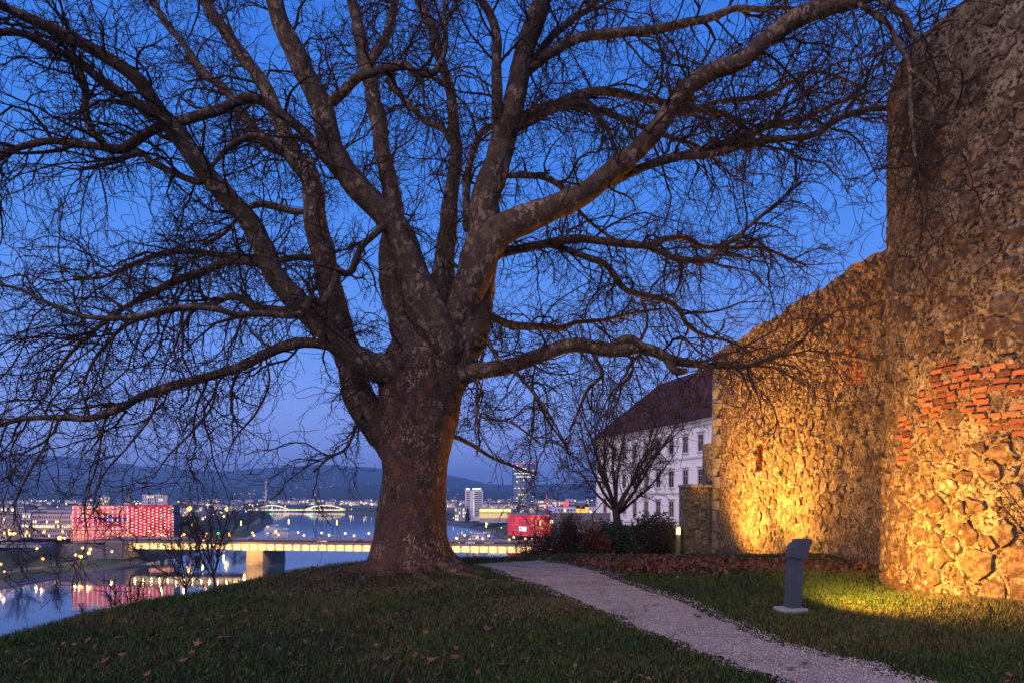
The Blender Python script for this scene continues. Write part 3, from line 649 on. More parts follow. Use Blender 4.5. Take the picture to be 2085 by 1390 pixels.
def stone_mat(name, pal, mort):
    k = NT(name); at = k.n('Attribute', attribute_name='tint').outputs['Fac']
    c = k.ramp(at, [(i / (len(pal) - 1), q) for i, q in enumerate(pal)])
    c = k.mix(k.ramp(k.noise(9, 6, .7), [(.42, .85), (.58, 0.)]), c, tuple(.45 * x for x in pal[0]))
    c = k.mix(k.ramp(k.noise(4.5, 7, .75), [(.57, 0.), (.62, .7)]), c, mort)
    k.set(Base_Color=c, Roughness=.92, Specular_IOR_Level=.2); k.bump(k.noise(34, 9, .72), 1.0, .03); return k.m
def mortar_mat(name, a, b):
    k = NT(name); c = k.mix(k.ramp(k.noise(3.2, 7, .7), [(.38, 0.), (.62, 1.)]), a, b); c = k.mix(k.ramp(k.noise(17, 7, .75), [(.43, 1.), (.54, 0.)]), c, (.024, .016, .011))  # fine dark noise paints the shade of crevices into the mortar colour
    k.set(Base_Color=c, Roughness=.95, Specular_IOR_Level=.1); k.bump(k.noise(26, 9, .75), 1.0, .05); return k.m
PAL = [(.085, .050, .032), (.140, .090, .058), (.195, .140, .092), (.105, .072, .054), (.25, .185, .122), (.160, .090, .054)]
MAT_STONE = stone_mat('rubble_stone', PAL, (.34, .27, .19)); MAT_MORTAR = mortar_mat('old_mortar', (.36, .285, .20), (.13, .09, .062))
MAT_QUOIN = pmat('quoin_stone', (.22, .20, .185), (.13, .115, .105), 3, bump=.8, bscale=18, bdist=.03, tint=.3)
MAT_BRICK = pmat('wall_brick', (.22, .058, .028), (.20, .095, .055), 14, rough=.92, bump=1.0, bscale=45, bdist=.03, tint=.62)

# ------------------------------------------------------------------ round bastion
def bast(uvd):
    """u along the arc (m), v height, d outward"""
    u, v, d = uvd[:, 0], uvd[:, 1], uvd[:, 2]; th = math.pi - 0 + u / BR; rr = BR - .012 * v + d
    return np.stack([BC[0] + rr * np.cos(th), BC[1] + rr * np.sin(th), v], -1)
B0 = -.4
bastion = put('round_bastion', None, label='tall round rubble stone bastion with a patch of red brickwork', cat='bastion', loc=(BC[0], BC[1], B0))
# u: 0 at -x side, + towards the camera side (th increases towards -y)
U0, U1 = -2.6, 7.0
uu, vv = np.arange(U0, U1, .035), np.arange(B0, BTOP + .001, .035)
A, B = np.meshgrid(uu, vv); Dd = .004 + .015 * vnoise(np.stack([A * 3.2, B * 3.2, 0 * A], -1)) + .012 * vnoise(np.stack([A * 9, B * 9, 0 * A], -1)) + .010 * vnoise(np.stack([A * 19, B * 19, 0 * A], -1))
V = bast(np.stack([A.ravel(), B.ravel(), Dd.ravel()], -1)); n = len(uu); i = np.arange(n - 1)[None, :] + np.arange(len(vv) - 1)[:, None] * n
q = np.stack([i, i + 1, i + n + 1, i + n], -1).reshape(-1, 4)
put('mortar_bed', np_mesh('mortar_bed', V - np.array(bastion.location), q, MAT_MORTAR, smooth=True), bastion)
mb = MB(); ring = [(BC[0] + (BR - .2) * math.cos(a), BC[1] + (BR - .2) * math.sin(a)) for a in np.linspace(0, 2 * math.pi, 49)[:-1]]
mb.prism([(a - BC[0], b - BC[1]) for a, b in ring], 0, BTOP - B0 - .15); mb.put('core', MAT_MORTAR, bastion)
rs = np.random.RandomState(31)
seeds = darts(U0 + .1, U1 - .1, B0, BTOP, lambda v: (.05, .25) if v < .8 else (.045, .17) if v < 2.4 else (.045, .17), 11000, rs)
cl = cells(seeds)
def brick_zone(u, v):
    """0..1: how surely this spot of the bastion is brick"""
    a = 1.0 if (.12 < u < 5.6 and 2.45 + .12 * math.sin(u * 2.3) < v < 3.42 + .10 * math.sin(u * 3)) else 0.0
    if -.45 < u < -.1 and 2.0 < v < 2.9: a = .8
    hole = vnoise(np.array([[u * 1.3, v * 2.6, 4.0]]))[0] + .45 * vnoise(np.array([[u * 4, v * 6, 1.0]]))[0]
    return 0.0 if hole > .06 + .22 * (v > 3.1) else a
st = []
for (u, v, _r), poly in zip(seeds, cl):
    if poly is None or brick_zone(u, v) > 0: continue
    if rs.rand() < (.30 if v > 2.4 else .10): continue
    if max(b for a, b in poly) > BTOP + .05: continue
    hh = rs.uniform(.014, .060) if v < 2.4 else rs.uniform(.010, .038)
    s_ = stone(poly, rs, bast, hh, .012 + .02 * rs.rand())
    if s_: st.append((s_[0], s_[1], rs.rand(), s_[2], u, v))
lay(bastion, st, MAT_STONE, 'stone', 300, lambda t: t[3] * (2.0 if .0 < t[4] < 4.2 else .5) * (1.4 if t[5] < 2.6 else .7 if t[5] < 6 else .3))
br = []; v = 2.02; row = 0
while v < 3.5:
    u = -.5 + (row % 2) * .09
    while u < 5.6:
        w = rs.uniform(.16, .25)
        if brick_zone(u + w / 2, v) > 0 and rs.rand() < .88: V, Fs = brick(u + w / 2, v + .035 * math.sin(u * 1.9) + rs.normal(0, .006), w - .032, .062, rs.uniform(.012, .048), rs, bast); br.append((V, Fs, rs.rand(), u))
        u += w
    v += .090; row += 1
lay(bastion, br, MAT_BRICK, 'brick', 300, lambda t: -t[3])

# ------------------------------------------------------------------ curtain wall
WD, WX0, WY0, WL, WTOP = -.0335, 8.2, 15.0, 13.6, 7.1
wdir = np.array((WD, 1.0)); wdir /= np.linalg.norm(wdir); wn = np.array((-wdir[1], wdir[0]))
W0 = np.array((WX0, WY0)) - wdir * 2.2        # starts inside the bastion
def curt(uvd):
    u, v, d = uvd[:, 0], uvd[:, 1], uvd[:, 2]; d = d - .02 * v
    return np.stack([W0[0] + wdir[0] * u + wn[0] * d, W0[1] + wdir[1] * u + wn[1] * d, v], -1)
def wtop(u): return WTOP + .05 * math.sin(u * 2.1) + .03 * math.sin(u * 7)
B1 = -1.8
curtain = put('curtain_wall', None, label='long floodlit rubble stone curtain wall running from the bastion', cat='wall', loc=(W0[0], W0[1], B1))
WIN = (9.05, 9.75, 2.35, 3.25)                # walled-up opening (u0,u1,v0,v1)
uu, vv = np.arange(0, WL + .01, .06), np.linspace(0, 1, 150)
A = np.repeat(uu[None], 150, 0); tp = np.array([wtop(u) for u in uu]); B = B1 + (tp[None] - B1) * vv[:, None]
Dd = .004 + .018 * vnoise(np.stack([A * 3.2, B * 3.2, 0 * A + 5], -1)) + .014 * vnoise(np.stack([A * 9, B * 9, 0 * A], -1))
inw = (A > WIN[0]) & (A < WIN[1]) & (B > WIN[2]) & (B < WIN[3] - .1 * ((A - 9.4) / .35) ** 2); Dd = np.where(inw, -.16, Dd)
Dd = np.where((np.abs(A - 6.95) < .05) & (B > .55) & (B < 2.3), -.14, Dd)
V = curt(np.stack([A.ravel(), B.ravel(), Dd.ravel()], -1)); n = len(uu); i = np.arange(n - 1)[None, :] + np.arange(149)[:, None] * n
q = np.stack([i + n, i + n + 1, i + 1, i], -1).reshape(-1, 4)
put('mortar_bed', np_mesh('mortar_bed', V - np.array(curtain.location), q, MAT_MORTAR), curtain)
mb = MB(); org = np.array(curtain.location)
c4 = [W0 + wdir * .3 - wn * .12, W0 + wdir * WL - wn * .22, W0 + wdir * WL - wn * 1.5, W0 + wdir * .3 - wn * 1.5]
mb.prism([tuple(c - org[:2]) for c in c4], 0, WTOP - .06 - B1); mb.put('core', MAT_MORTAR, curtain)
seeds = darts(.6, WL, B1 + .9, WTOP, lambda v: (.05, .17) if v < 3 else (.045, .13), 14000, rs); cl = cells(seeds)
st, bk = [], []
for (u, v, _r), poly in zip(seeds, cl):
    if poly is None or max(b for a, b in poly) > wtop(u) - .01: continue
    if WIN[0] - .1 < u < WIN[1] + .1 and WIN[2] - .08 < v < WIN[3] + .08: continue
    if abs(u - 6.95) < .12 and .5 < v < 2.35: continue
    if 3.0 < u < 4.6 and 4.15 < v < 5.15 and vnoise(np.array([[u * 1.4, v * 2, 2.]]))[0] > -.25: continue
    if rs.rand() < .15: continue
    s_ = stone(poly, rs, curt, rs.uniform(.012, .052), .007 + .014 * rs.rand())
    if s_: st.append((s_[0], [f[::-1] for f in s_[1]], rs.rand(), s_[2], u, v))
lay(curtain, st, MAT_STONE, 'stone', 300, lambda t: t[3] / (t[4] + 12) * (1 if t[5] > .2 else .2))
v = WIN[2] + .02; row = 0
while v < WIN[3] - .02:                       # bricks that fill the opening
    u = WIN[0] + .02 - (row % 2) * .1
    while u < WIN[1]:
        a, b = max(u, WIN[0] + .01), min(u + .2, WIN[1] - .01)
        if b - a > .05: V, Fs = brick((a + b) / 2, v, b - a - .015, .062, -.16 + rs.uniform(.03, .05), rs, curt); bk.append((V, [f[::-1] for f in Fs], rs.rand(), u))
        u += .21
    v += .078; row += 1
for v in np.arange(4.18, 5.15, .088):          # patch of eroded bricks high up
    for u in np.arange(3.0, 4.6, .19):
        if vnoise(np.array([[u * 1.4, v * 2, 2.]]))[0] > -.1 and rs.rand() < .75: V, Fs = brick(u + rs.normal(0, .02), v + .12 * math.sin((u - 3) * 2), .15, .060, rs.uniform(.005, .04), rs, curt); bk.append((V, [f[::-1] for f in Fs], rs.rand(), u))
lay(curtain, bk, MAT_BRICK, 'brick', 300, lambda t: -t[3])
# dressed corner stones at the far end, going up in long-and-short work, and the ruined lower spur
E0 = W0 + wdir * WL; z = B1; j = 0
while z < WTOP - .1:
    h = rs.uniform(.30, .48); L = .62 if j % 2 else .38; c = E0 - wdir * (L / 2 - .03) + wn * .0
    mb = MB(); mb.tint = rs.rand(); mb.box((c[0] - org[0] + .02 * z, c[1] - org[1], z + h / 2 - B1), (.34, L, h - .02), math.atan2(wdir[1], wdir[0]) - math.pi / 2); mb.put('quoin', MAT_QUOIN, curtain); z += h; j += 1
MAT_SPUR = stone_mat('spur_stone', [(.085, .08, .085), (.14, .13, .135), (.20, .185, .185), (.11, .10, .11)], (.26, .235, .225))
spur = put('wall_spur', None, label='low ruined stepped stub of wall beside the bollard lamp', cat='wall', loc=(E0[0] - .6, E0[1] + .1, B1))
so = np.array(spur.location)
def spur_block(x0, x1, zt, y, nm):
    def mp(uvd): return np.stack([x0 + uvd[:, 0], y - uvd[:, 2], uvd[:, 1]], -1)
    mb = MB(); mb.box(((x0 + x1) / 2 - so[0], y + .45 - so[1], (B1 + zt) / 2 - B1), (x1 - x0 - .02, .88, zt - B1 - .02)); mb.put('core', MAT_MORTAR, spur)
    S = darts(0, x1 - x0, B1 + .5, zt, lambda v: (.05, .17), 1500, rs); ts = []
    for (u, v, _r), poly in zip(S, cells(S)):
        if poly is None or not (.0 < u < x1 - x0) or max(b for a, b in poly) > zt: continue
        poly = [(min(max(a, 0), x1 - x0), b) for a, b in poly]; s_ = stone(poly, rs, mp, rs.uniform(.02, .06), .012)
        if s_: ts.append((s_[0], s_[1], rs.rand(), s_[2]))
    lay(spur, ts, MAT_SPUR, 'stone', 150, lambda t: t[3])
SX = lambda px: (px - CX) / F * 26.3
spur_block(SX(1391), SX(1442), 1.6 + 15 / F * 26.3, 26.1, 'a')
spur_block(SX(1442), SX(1470), 1.6 + 104 / F * 26.3, 26.25, 'b')
for zt, xa, xb in ((1.6 + 15 / F * 26.3, SX(1389), SX(1444)),):
    x_ = xa
    while x_ < xb - .1:
        w_ = rs.uniform(.16, .34); h_ = rs.uniform(.05, .16); mb = MB(); mb.tint = rs.rand(); mb.box((x_ + w_ / 2 - so[0], 26.5 + rs.normal(0, .04) - so[1], zt + h_ / 2 - .02 - B1), (w_ - .02, .95, h_), rs.normal(0, .06), .9); mb.put('coping_stone', MAT_QUOIN, spur); x_ += w_
# small ferns and moss rooted in the joints
MAT_FERN = pmat('wall_fern', (.035, .10, .02), (.06, .12, .03), 8)
FERN = {(1476, 988): 'nearest the far corner', (1506, 1003): 'second from the far corner', (1520, 1035): 'below and right of the corner pair', (1598, 1075): 'lowest of all', (1590, 958): 'right of the walled-up window', (1558, 880): 'above the walled-up window'}
for (px_, py_, D_) in ((1476, 988, 24.6), (1506, 1003, 23.6), (1520, 1035, 23.2), (1598, 1075, 20.2), (1590, 958, 20.4), (1558, 880, 21.4)):
    o = P(px_, py_, D_); u = (o[:2] - W0) @ wdir; c = curt(np.array([[u, o[2], .02]]))[0]; mb = MB()
    for _ in range(26):
        d = np.array((-abs(rs.normal(0, 1)), rs.normal(0, 1), rs.normal(-.2, .8))); d /= np.linalg.norm(d); L = rs.uniform(.08, .22); s2 = np.cross(d, (0, 0, 1)); s2 = s2 / (np.linalg.norm(s2) + 1e-6) * .018
        mb.add([(0, 0, 0), d * L * .5 + s2, d * L - (0, 0, .05), d * L * .5 - s2], [(0, 1, 2, 3)])
    mb.put('wall_fern', MAT_FERN, loc=tuple(c), label='small green fern tuft in the curtain wall, ' + FERN[(px_, py_)], cat='fern', group='ferns in the wall joints')

# ------------------------------------------------------------------ floodlights
MAT_POST = pmat('powder_coat_grey', (.040, .050, .068), (.050, .060, .080), 2, rough=.45, spec=.4, bump=.08, bscale=180)
MAT_CONC = pmat('concrete', (.30, .29, .31), (.22, .21, .22), 6, bump=.4)
MAT_LENS = glow('lamp_lens', (1.0, .62, .16), 12.0)
def spot(name, loc, target, watts, size, blend, parent, radius=.08, color=(1.0, .455, .062)):
    l = bpy.data.lights.new(name, 'SPOT'); l.energy = watts; l.spot_size = R(size); l.spot_blend = blend; l.color = color; l.shadow_soft_size = radius
    o = put(name, l, None, loc=loc); o.rotation_euler = (Vector(target) - Vector(loc)).to_track_quat('-Z', 'Y').to_euler()
    return o
D_ = EYE * F / (1243 - HY); fx, fy = (1614 - CX) / F * D_, D_; fz = H(fx, fy)
flood = put('floodlight_bollard', None, label='dark grey floodlight post with tilted head on the lawn facing the bastion', cat='floodlight', loc=(fx, fy, fz))
mb = MB(); mb.box((-.03, 0, .02), (.34, .30, .08), .25, .96); mb.put('foot', MAT_CONC, flood)
def taper(mb, z0, z1, w0, d0, w1, d1, ox0=0, ox1=0, rz=.25):
    co, si = math.cos(rz), math.sin(rz); vs = []
    for z, w, d, ox in ((z0, w0, d0, ox0), (z1, w1, d1, ox1)):
        for x, y in ((-w / 2, -d / 2), (w / 2, -d / 2), (w / 2, d / 2), (-w / 2, d / 2)): x += ox; vs.append((x * co - y * si, x * si + y * co, z))
    mb.add(vs, [(3, 2, 1, 0), (4, 5, 6, 7), (0, 1, 5, 4), (1, 2, 6, 5), (2, 3, 7, 6), (3, 0, 4, 7)])
mb = MB(); taper(mb, .05, .70, .17, .15, .165, .145, 0, .035); mb.put('post', MAT_POST, flood)
mb = MB(); taper(mb, .06, .69, .012, .156, .012, .151, -.05, -.015); mb.put('seam', MAT_POST, flood)
mb = MB(); taper(mb, .695, .73, .17, .12, .17, .12, .03, .03); mb.put('collar', MAT_POST, flood)
def head_poly(off, y0, y1):
    pr = [(-.045, .745), (.140, .715), (.235, .975), (.185, .995), (.085, .985), (-.015, .895)]
    co, si = math.cos(.25), math.sin(.25); n = len(pr)
    vs = [((x + off) * co - y * si, (x + off) * si + y * co, z) for y in (y0, y1) for x, z in pr]
    return vs, [tuple(range(n)), tuple(range(2 * n - 1, n - 1, -1))] + [((i + 1) % n, i, n + i, n + (i + 1) % n) for i in range(n)]
mb = MB(); mb.add(*head_poly(0, -.10, .10)); hd = mb.put('lamp_head', MAT_POST, flood)
mb = MB(); vs, fs = head_poly(-.012, -.03, .03); mb.add([(x - .004, y, z + .006) for x, y, z in vs], fs); mb.put('cover_rib', MAT_POST, hd)
mb = MB(); co, si = math.cos(.25), math.sin(.25)
mb.add([((x) * co - y * si, x * si + y * co, z) for x, z in ((.147, .73), (.232, .96)) for y in (-.07, .07)], [(0, 1, 3, 2)]); mb.put('lens', MAT_LENS, hd)
S1 = spot('bastion_flood', (fx + .285, fy + .06, fz + .84), (7.2, 10.1, 1.15), 2700, 150, .85, flood)
# wall uplight standing behind the crest of the lawn, and its beam
def ground_light(x, y, rz, lab):
    z = H(x, y) - .13; o = put('wall_uplight', None, label=lab, cat='floodlight', loc=(x, y, z), rz=rz)
    mb = MB(); mb.box((0, 0, .03), (.22, .22, .06)); mb.put('foot', MAT_CONC, o)
    mb = MB(); taper(mb, .06, .20, .16, .20, .20, .24, 0, .03, 0); hd = mb.put('lamp_head', MAT_POST, o)
    mb = MB(); mb.box((.03, 0, .204), (.17, .20, .006)); mb.put('lens', MAT_LENS, hd)
    mb = MB(); mb.box((0, -.15, .19), (.34, .02, .24)); mb.box((-.16, 0, .19), (.02, .3, .24)); mb.put('glare_shield', MAT_POST, o); return z + .13
z = ground_light(5.3, 22.6, 0, 'low ground floodlight shining up the far end of the curtain wall')
S2 = spot('curtain_flood', (5.35, 22.6, z + .10), (8.0, 21.8, 4.2), 15000, 136, 1.0, None)
z = ground_light(6.3, 19.9, 0, 'low ground floodlight at the foot of the curtain wall behind the crest')
S3 = spot('curtain_flood', (6.35, 19.9, z + .10), (8.1, 17.4, 4.9), 7000, 146, 1.0, None)
S4 = spot('tree_flood', (5.9, 19.5, z + .12), (-.5, 14.0, 5.2), 4200, 84, 1.0, None)

# ================================================================== WHITE CASTLE WING
MAT_PLASTER = pmat('white_plaster', (.78, .76, .78), (.68, .66, .68), .5, rough=.9, bump=.15, bscale=8)
MAT_TRIM = pmat('stone_trim', (.55, .50, .50), (.45, .41, .40), 2)
MAT_ROOF = pmat('roof_tiles', (.046, .014, .014), (.068, .021, .020), 1.5, rough=.8, tint=.35)
MAT_WOOD = pmat('window_timber', (.30, .25, .22), (.22, .18, .16), 3)
k = NT('dark_glass'); k.set(Base_Color=(.012, .013, .018), Roughness=.12, Specular_IOR_Level=.6); MAT_GLASS = k.m
MAT_GLOWIN = glow('window_light', (1.0, .72, .34), 1.6)
CA, CB = np.array((13.65, 110.6)), np.array((22.9, 78.0)); cd = (CB - CA) / np.linalg.norm(CB - CA); cn = np.array((cd[1], -cd[0]))
if cn[0] > 0: cn = -cn
CZ, EAVE, CLEN, CDEP = -7.0, 10.35, 47.0, 15.0
castle = put('castle_wing', None, label='white plastered castle wing with steep dark red hipped roof', cat='building', loc=(*CA, CZ))
def cw(u, d, z): p = CA + cd * u + cn * d; return np.array((p[0] - CA[0], p[1] - CA[1], z - CZ))
def cbox(mb, u0, u1, d0, d1, z0, z1):
    vs = [cw(u, d, z) for z in (z0, z1) for u, d in ((u0, d0), (u1, d0), (u1, d1), (u0, d1))]
    mb.add(vs, [(0, 1, 2, 3), (7, 6, 5, 4), (4, 5, 1, 0), (5, 6, 2, 1), (6, 7, 3, 2), (7, 4, 0, 3)])
mb = MB(); cbox(mb, 0, CLEN, -CDEP, 0, CZ, EAVE); mb.put('wall', MAT_PLASTER, castle)
mb = MB(); cbox(mb, -.25, CLEN, -.2, .35, EAVE - .25, EAVE + .05); cbox(mb, -.15, CLEN, -.2, .18, EAVE - .75, EAVE - .26); cbox(mb, -.35, -.01, -CDEP, .35, EAVE - .25, EAVE + .05); mb.put('cornice', MAT_TRIM, castle)
for z_ in (5.95, 1.70): mb = MB(); cbox(mb, -.1, CLEN, -.05, .12, z_ - .12, z_ + .12); mb.put('string_course', MAT_TRIM, castle)
RH = 8.2; e0, e1, rg = EAVE + .06, EAVE + .06 + RH, CDEP / 2
vs = [cw(-.7, .7, e0), cw(CLEN, .7, e0), cw(CLEN, -CDEP - .7, e0), cw(-.7, -CDEP - .7, e0), cw(rg, -rg, e1), cw(CLEN, -rg, e1)]
mb = MB(); mb.add(vs, [(0, 1, 5, 4), (2, 3, 4, 5), (3, 0, 4), (3, 2, 1, 0), (1, 2, 5)]); roof = mb.put('roof', MAT_ROOF, castle)
# courses of tiles on the front slope and the hip
rs = np.random.RandomState(77); NR = 30
for r_ in range(NR):
    f0, f1 = r_ / NR, (r_ + 1) / NR; m = MB()
    for (a, b, c_, d_) in ((cw(-.7, .7, e0), cw(CLEN, .7, e0), cw(rg, -rg, e1), cw(CLEN, -rg, e1)), (cw(-.7, -CDEP - .7, e0), cw(-.7, .7, e0), cw(rg, -rg, e1), cw(rg, -rg, e1))):
        l0, r0, l1, r1 = a + (c_ - a) * f0, b + (d_ - b) * f0, a + (c_ - a) * f1, b + (d_ - b) * f1
        nr = np.cross(r0 - l0, l1 - l0); nr /= np.linalg.norm(nr); up = nr * .06; K = 22
        for i_ in range(K):
            m.tint = rs.rand(); t0, t1 = i_ / K, (i_ + 1) / K - .0005
            m.add([l0 + (r0 - l0) * t0 + up, l0 + (r0 - l0) * t1 + up, l1 + (r1 - l1) * t1 + up * .3, l1 + (r1 - l1) * t0 + up * .3, l0 + (r0 - l0) * t0, l0 + (r0 - l0) * t1], [(0, 1, 2, 3), (4, 5, 1, 0)])
    m.put('tile_course', MAT_ROOF, roof)
# windows: surround, sill, hood, timber cross, panes
def castle_window(u, z, w, h, lit):
    m = MB()
    for (a, b, c_, d_) in ((u - w / 2 - .16, u - w / 2, z - h / 2 - .1, z + h / 2 + .16), (u + w / 2, u + w / 2 + .16, z - h / 2 - .1, z + h / 2 + .16), (u - w / 2, u + w / 2, z + h / 2, z + h / 2 + .16)): cbox(m, a, b, -.02, .10, c_, d_)
    win = m.put('window', MAT_TRIM, castle)
    m = MB(); cbox(m, u - w / 2 - .2, u + w / 2 + .2, -.02, .2, z - h / 2 - .22, z - h / 2 - .1); m.put('sill', MAT_TRIM, win)
    m = MB(); cbox(m, u - w / 2 - .26, u + w / 2 + .26, -.02, .26, z + h / 2 + .28, z + h / 2 + .42); m.put('hood', MAT_TRIM, win)
    m = MB(); cbox(m, u - .05, u + .05, 0, .07, z - h / 2, z + h / 2); cbox(m, u - w / 2, u + w / 2, 0, .06, z + h * .12, z + h * .12 + .1); m.put('mullion', MAT_WOOD, win)
    for s_ in (-1, 1):
        for (a, b) in ((-h / 2, h * .12), (h * .12 + .1, h / 2)):
            m = MB(); x0, x1 = sorted((u + s_ * .05, u + s_ * w / 2)); cbox(m, x0, x1, -.01, .025, z + a, z + b); m.put('pane', MAT_GLOWIN if lit else MAT_GLASS, win)
for ci in range(12):
    for ri, (z_, h_) in enumerate(((7.65, 1.9), (3.5, 2.0), (-.35, 1.9))):
        castle_window(3.7 + ci * 3.48, z_, 1.15, h_, (ci, ri) in ((9, 1),))
for u_ in (17.3,):
    m = MB(); m.bar(cw(u_, .12, CZ + 1), cw(u_, .12, EAVE - .3), .16); m.put('downpipe', MAT_WOOD, castle)
sl = np.array(cw(10, -rg, e1)) - np.array(cw(10, .7, e0))
for u_, f_ in ((10, .22), (24.3, .26), (27.8, .27), (31.2, .27), (17, .5)):
    b0 = np.array(cw(u_, .7, e0)) + sl * f_; m = MB()
    a_, c_ = np.array((*cd, 0)), np.array((*cn, 0))
    pts = [b0 - a_ * .55, b0 + a_ * .55, b0 + a_ * .55 + (0, 0, .75) + c_ * .05, b0 - a_ * .55 + (0, 0, .75) + c_ * .05]
    m.add(list(pts) + [p - c_ * 1.3 + (0, 0, .1) for p in pts], [(0, 1, 2, 3), (7, 6, 5, 4), (3, 2, 6, 7), (1, 0, 4, 5), (2, 1, 5, 6), (0, 3, 7, 4)]); dm = m.put('dormer', MAT_ROOF, roof)
    m = MB(); m.add([p + c_ * .02 + (0, 0, .08 * (1 if i_ < 2 else -1)) for i_, p in enumerate(pts)], [(0, 1, 2, 3)]); m.put('dormer_pane', MAT_GLASS, dm)

# ------------------------------------------------------------------ stone parapet, iron railing and lanterns on the terrace
MAT_IRON = pmat('black_iron', (.02, .02, .022), rough=.5)
MAT_GREYSTONE = pmat('grey_stone', (.20, .18, .20), (.13, .12, .13), 2, bump=.6, bscale=6, bdist=.05, tint=.2)
pa, pb = P(1128, 1062, 48), P(1216, 1062, 48)
par = put('terrace_wall', None, label='grey stone terrace wall in front of the castle wing', cat='wall', loc=(pa[0], 48, -5))
rsx = np.random.RandomState(4); zr = 0.0; j = 0
while zr < 5.3:
    xx = -.2 * (j % 2)
    while xx < pb[0] - pa[0] + .4:
        w_ = rsx.uniform(.5, .9); m = MB(); m.tint = rsx.rand(); m.box((xx + w_ / 2, rsx.uniform(-.03, .03), zr + .26), (w_ - .03, .6, .5))
        if zr > 3: m.put('stone', MAT_GREYSTONE, par)
        xx += w_
    zr += .53; j += 1
m = MB(); m.box(((pb[0] - pa[0]) / 2, .05, 1.5), (pb[0] - pa[0] + .3, .5, 3.0)); m.put('core', MAT_GREYSTONE, par)
fa, fb = P(1212, 1058, 50), P(1395, 1058, 50)
rail = put('iron_railing', None, label='thin iron railing in front of the white castle wing', cat='railing', loc=(fa[0], 50, -3.0))
Lr = fb[0] - fa[0]; m = MB(); m.box((Lr / 2, 0, .6), (Lr, .8, 1.9)); m.put('plinth', MAT_GREYSTONE, rail)
for z_ in (1.75, 2.55): m = MB(); m.bar((0, 0, z_), (Lr, 0, z_), .04); m.put('rail', MAT_IRON, rail)
for i_ in range(int(Lr / .28)): m = MB(); m.bar((i_ * .28, 0, 1.5), (i_ * .28, 0, 2.62), .025); m.put('baluster', MAT_IRON, rail)
MAT_LANT = glow('lantern_glass', (1.0, .55, .10), 1.2)
for i_, (px_, py_) in enumerate(((1177, 1041), (1188, 1042), (1193.5, 1038))):
    p = P(px_, py_, 52); o = put('lantern', None, label='small amber lantern on a post by the terrace wall, ' + ('leftmost', 'middle', 'rightmost')[i_] + ' of three', cat='lantern', group='lanterns on the terrace', loc=(p[0], 52, -3))
    m = MB(); m.lathe([(.05, 0), (.04, p[2] + 2.75)], 8); m.put('post', MAT_IRON, o)
    m = MB(); m.lathe([(.10, p[2] + 2.75), (.20, p[2] + 3.25)], 6); m.put('glass', MAT_LANT, o)
    m = MB(); m.lathe([(.26, p[2] + 3.25), (.04, p[2] + 3.5)], 6); m.put('cap', MAT_IRON, o)

# ------------------------------------------------------------------ bollard lamp at the end of the wall
MAT_BULB = glow('bulb', (1.0, .50, .12), 7.0)
bx, by = (1381 - CX) / F * 24, 24.0; bz = H(bx, by)
bl = put('bollard_lamp', None, label='lit bollard lamp standing at the ruined end of the curtain wall', cat='lamp', loc=(bx, by, bz))
ht = 1.6 - 70 / F * 24 - bz
m = MB(); m.lathe([(.085, 0), (.085, ht - .22), (.09, ht - .2)], 14); m.put('post', MAT_POST, bl)
m = MB(); m.lathe([(.07, ht - .2), (.07, ht + .02)], 14); m.put('lamp_glass', MAT_BULB, bl)
m = MB(); m.lathe([(.10, ht + .02), (.10, ht + .08), (.03, ht + .11)], 14); m.put('cap', MAT_POST, bl)
l = bpy.data.lights.new('bollard_light', 'POINT'); l.energy = 26; l.color = (1, .58, .22); l.shadow_soft_size = .08
put('bollard_light', l, loc=(bx, by - .16, bz + ht - .06))

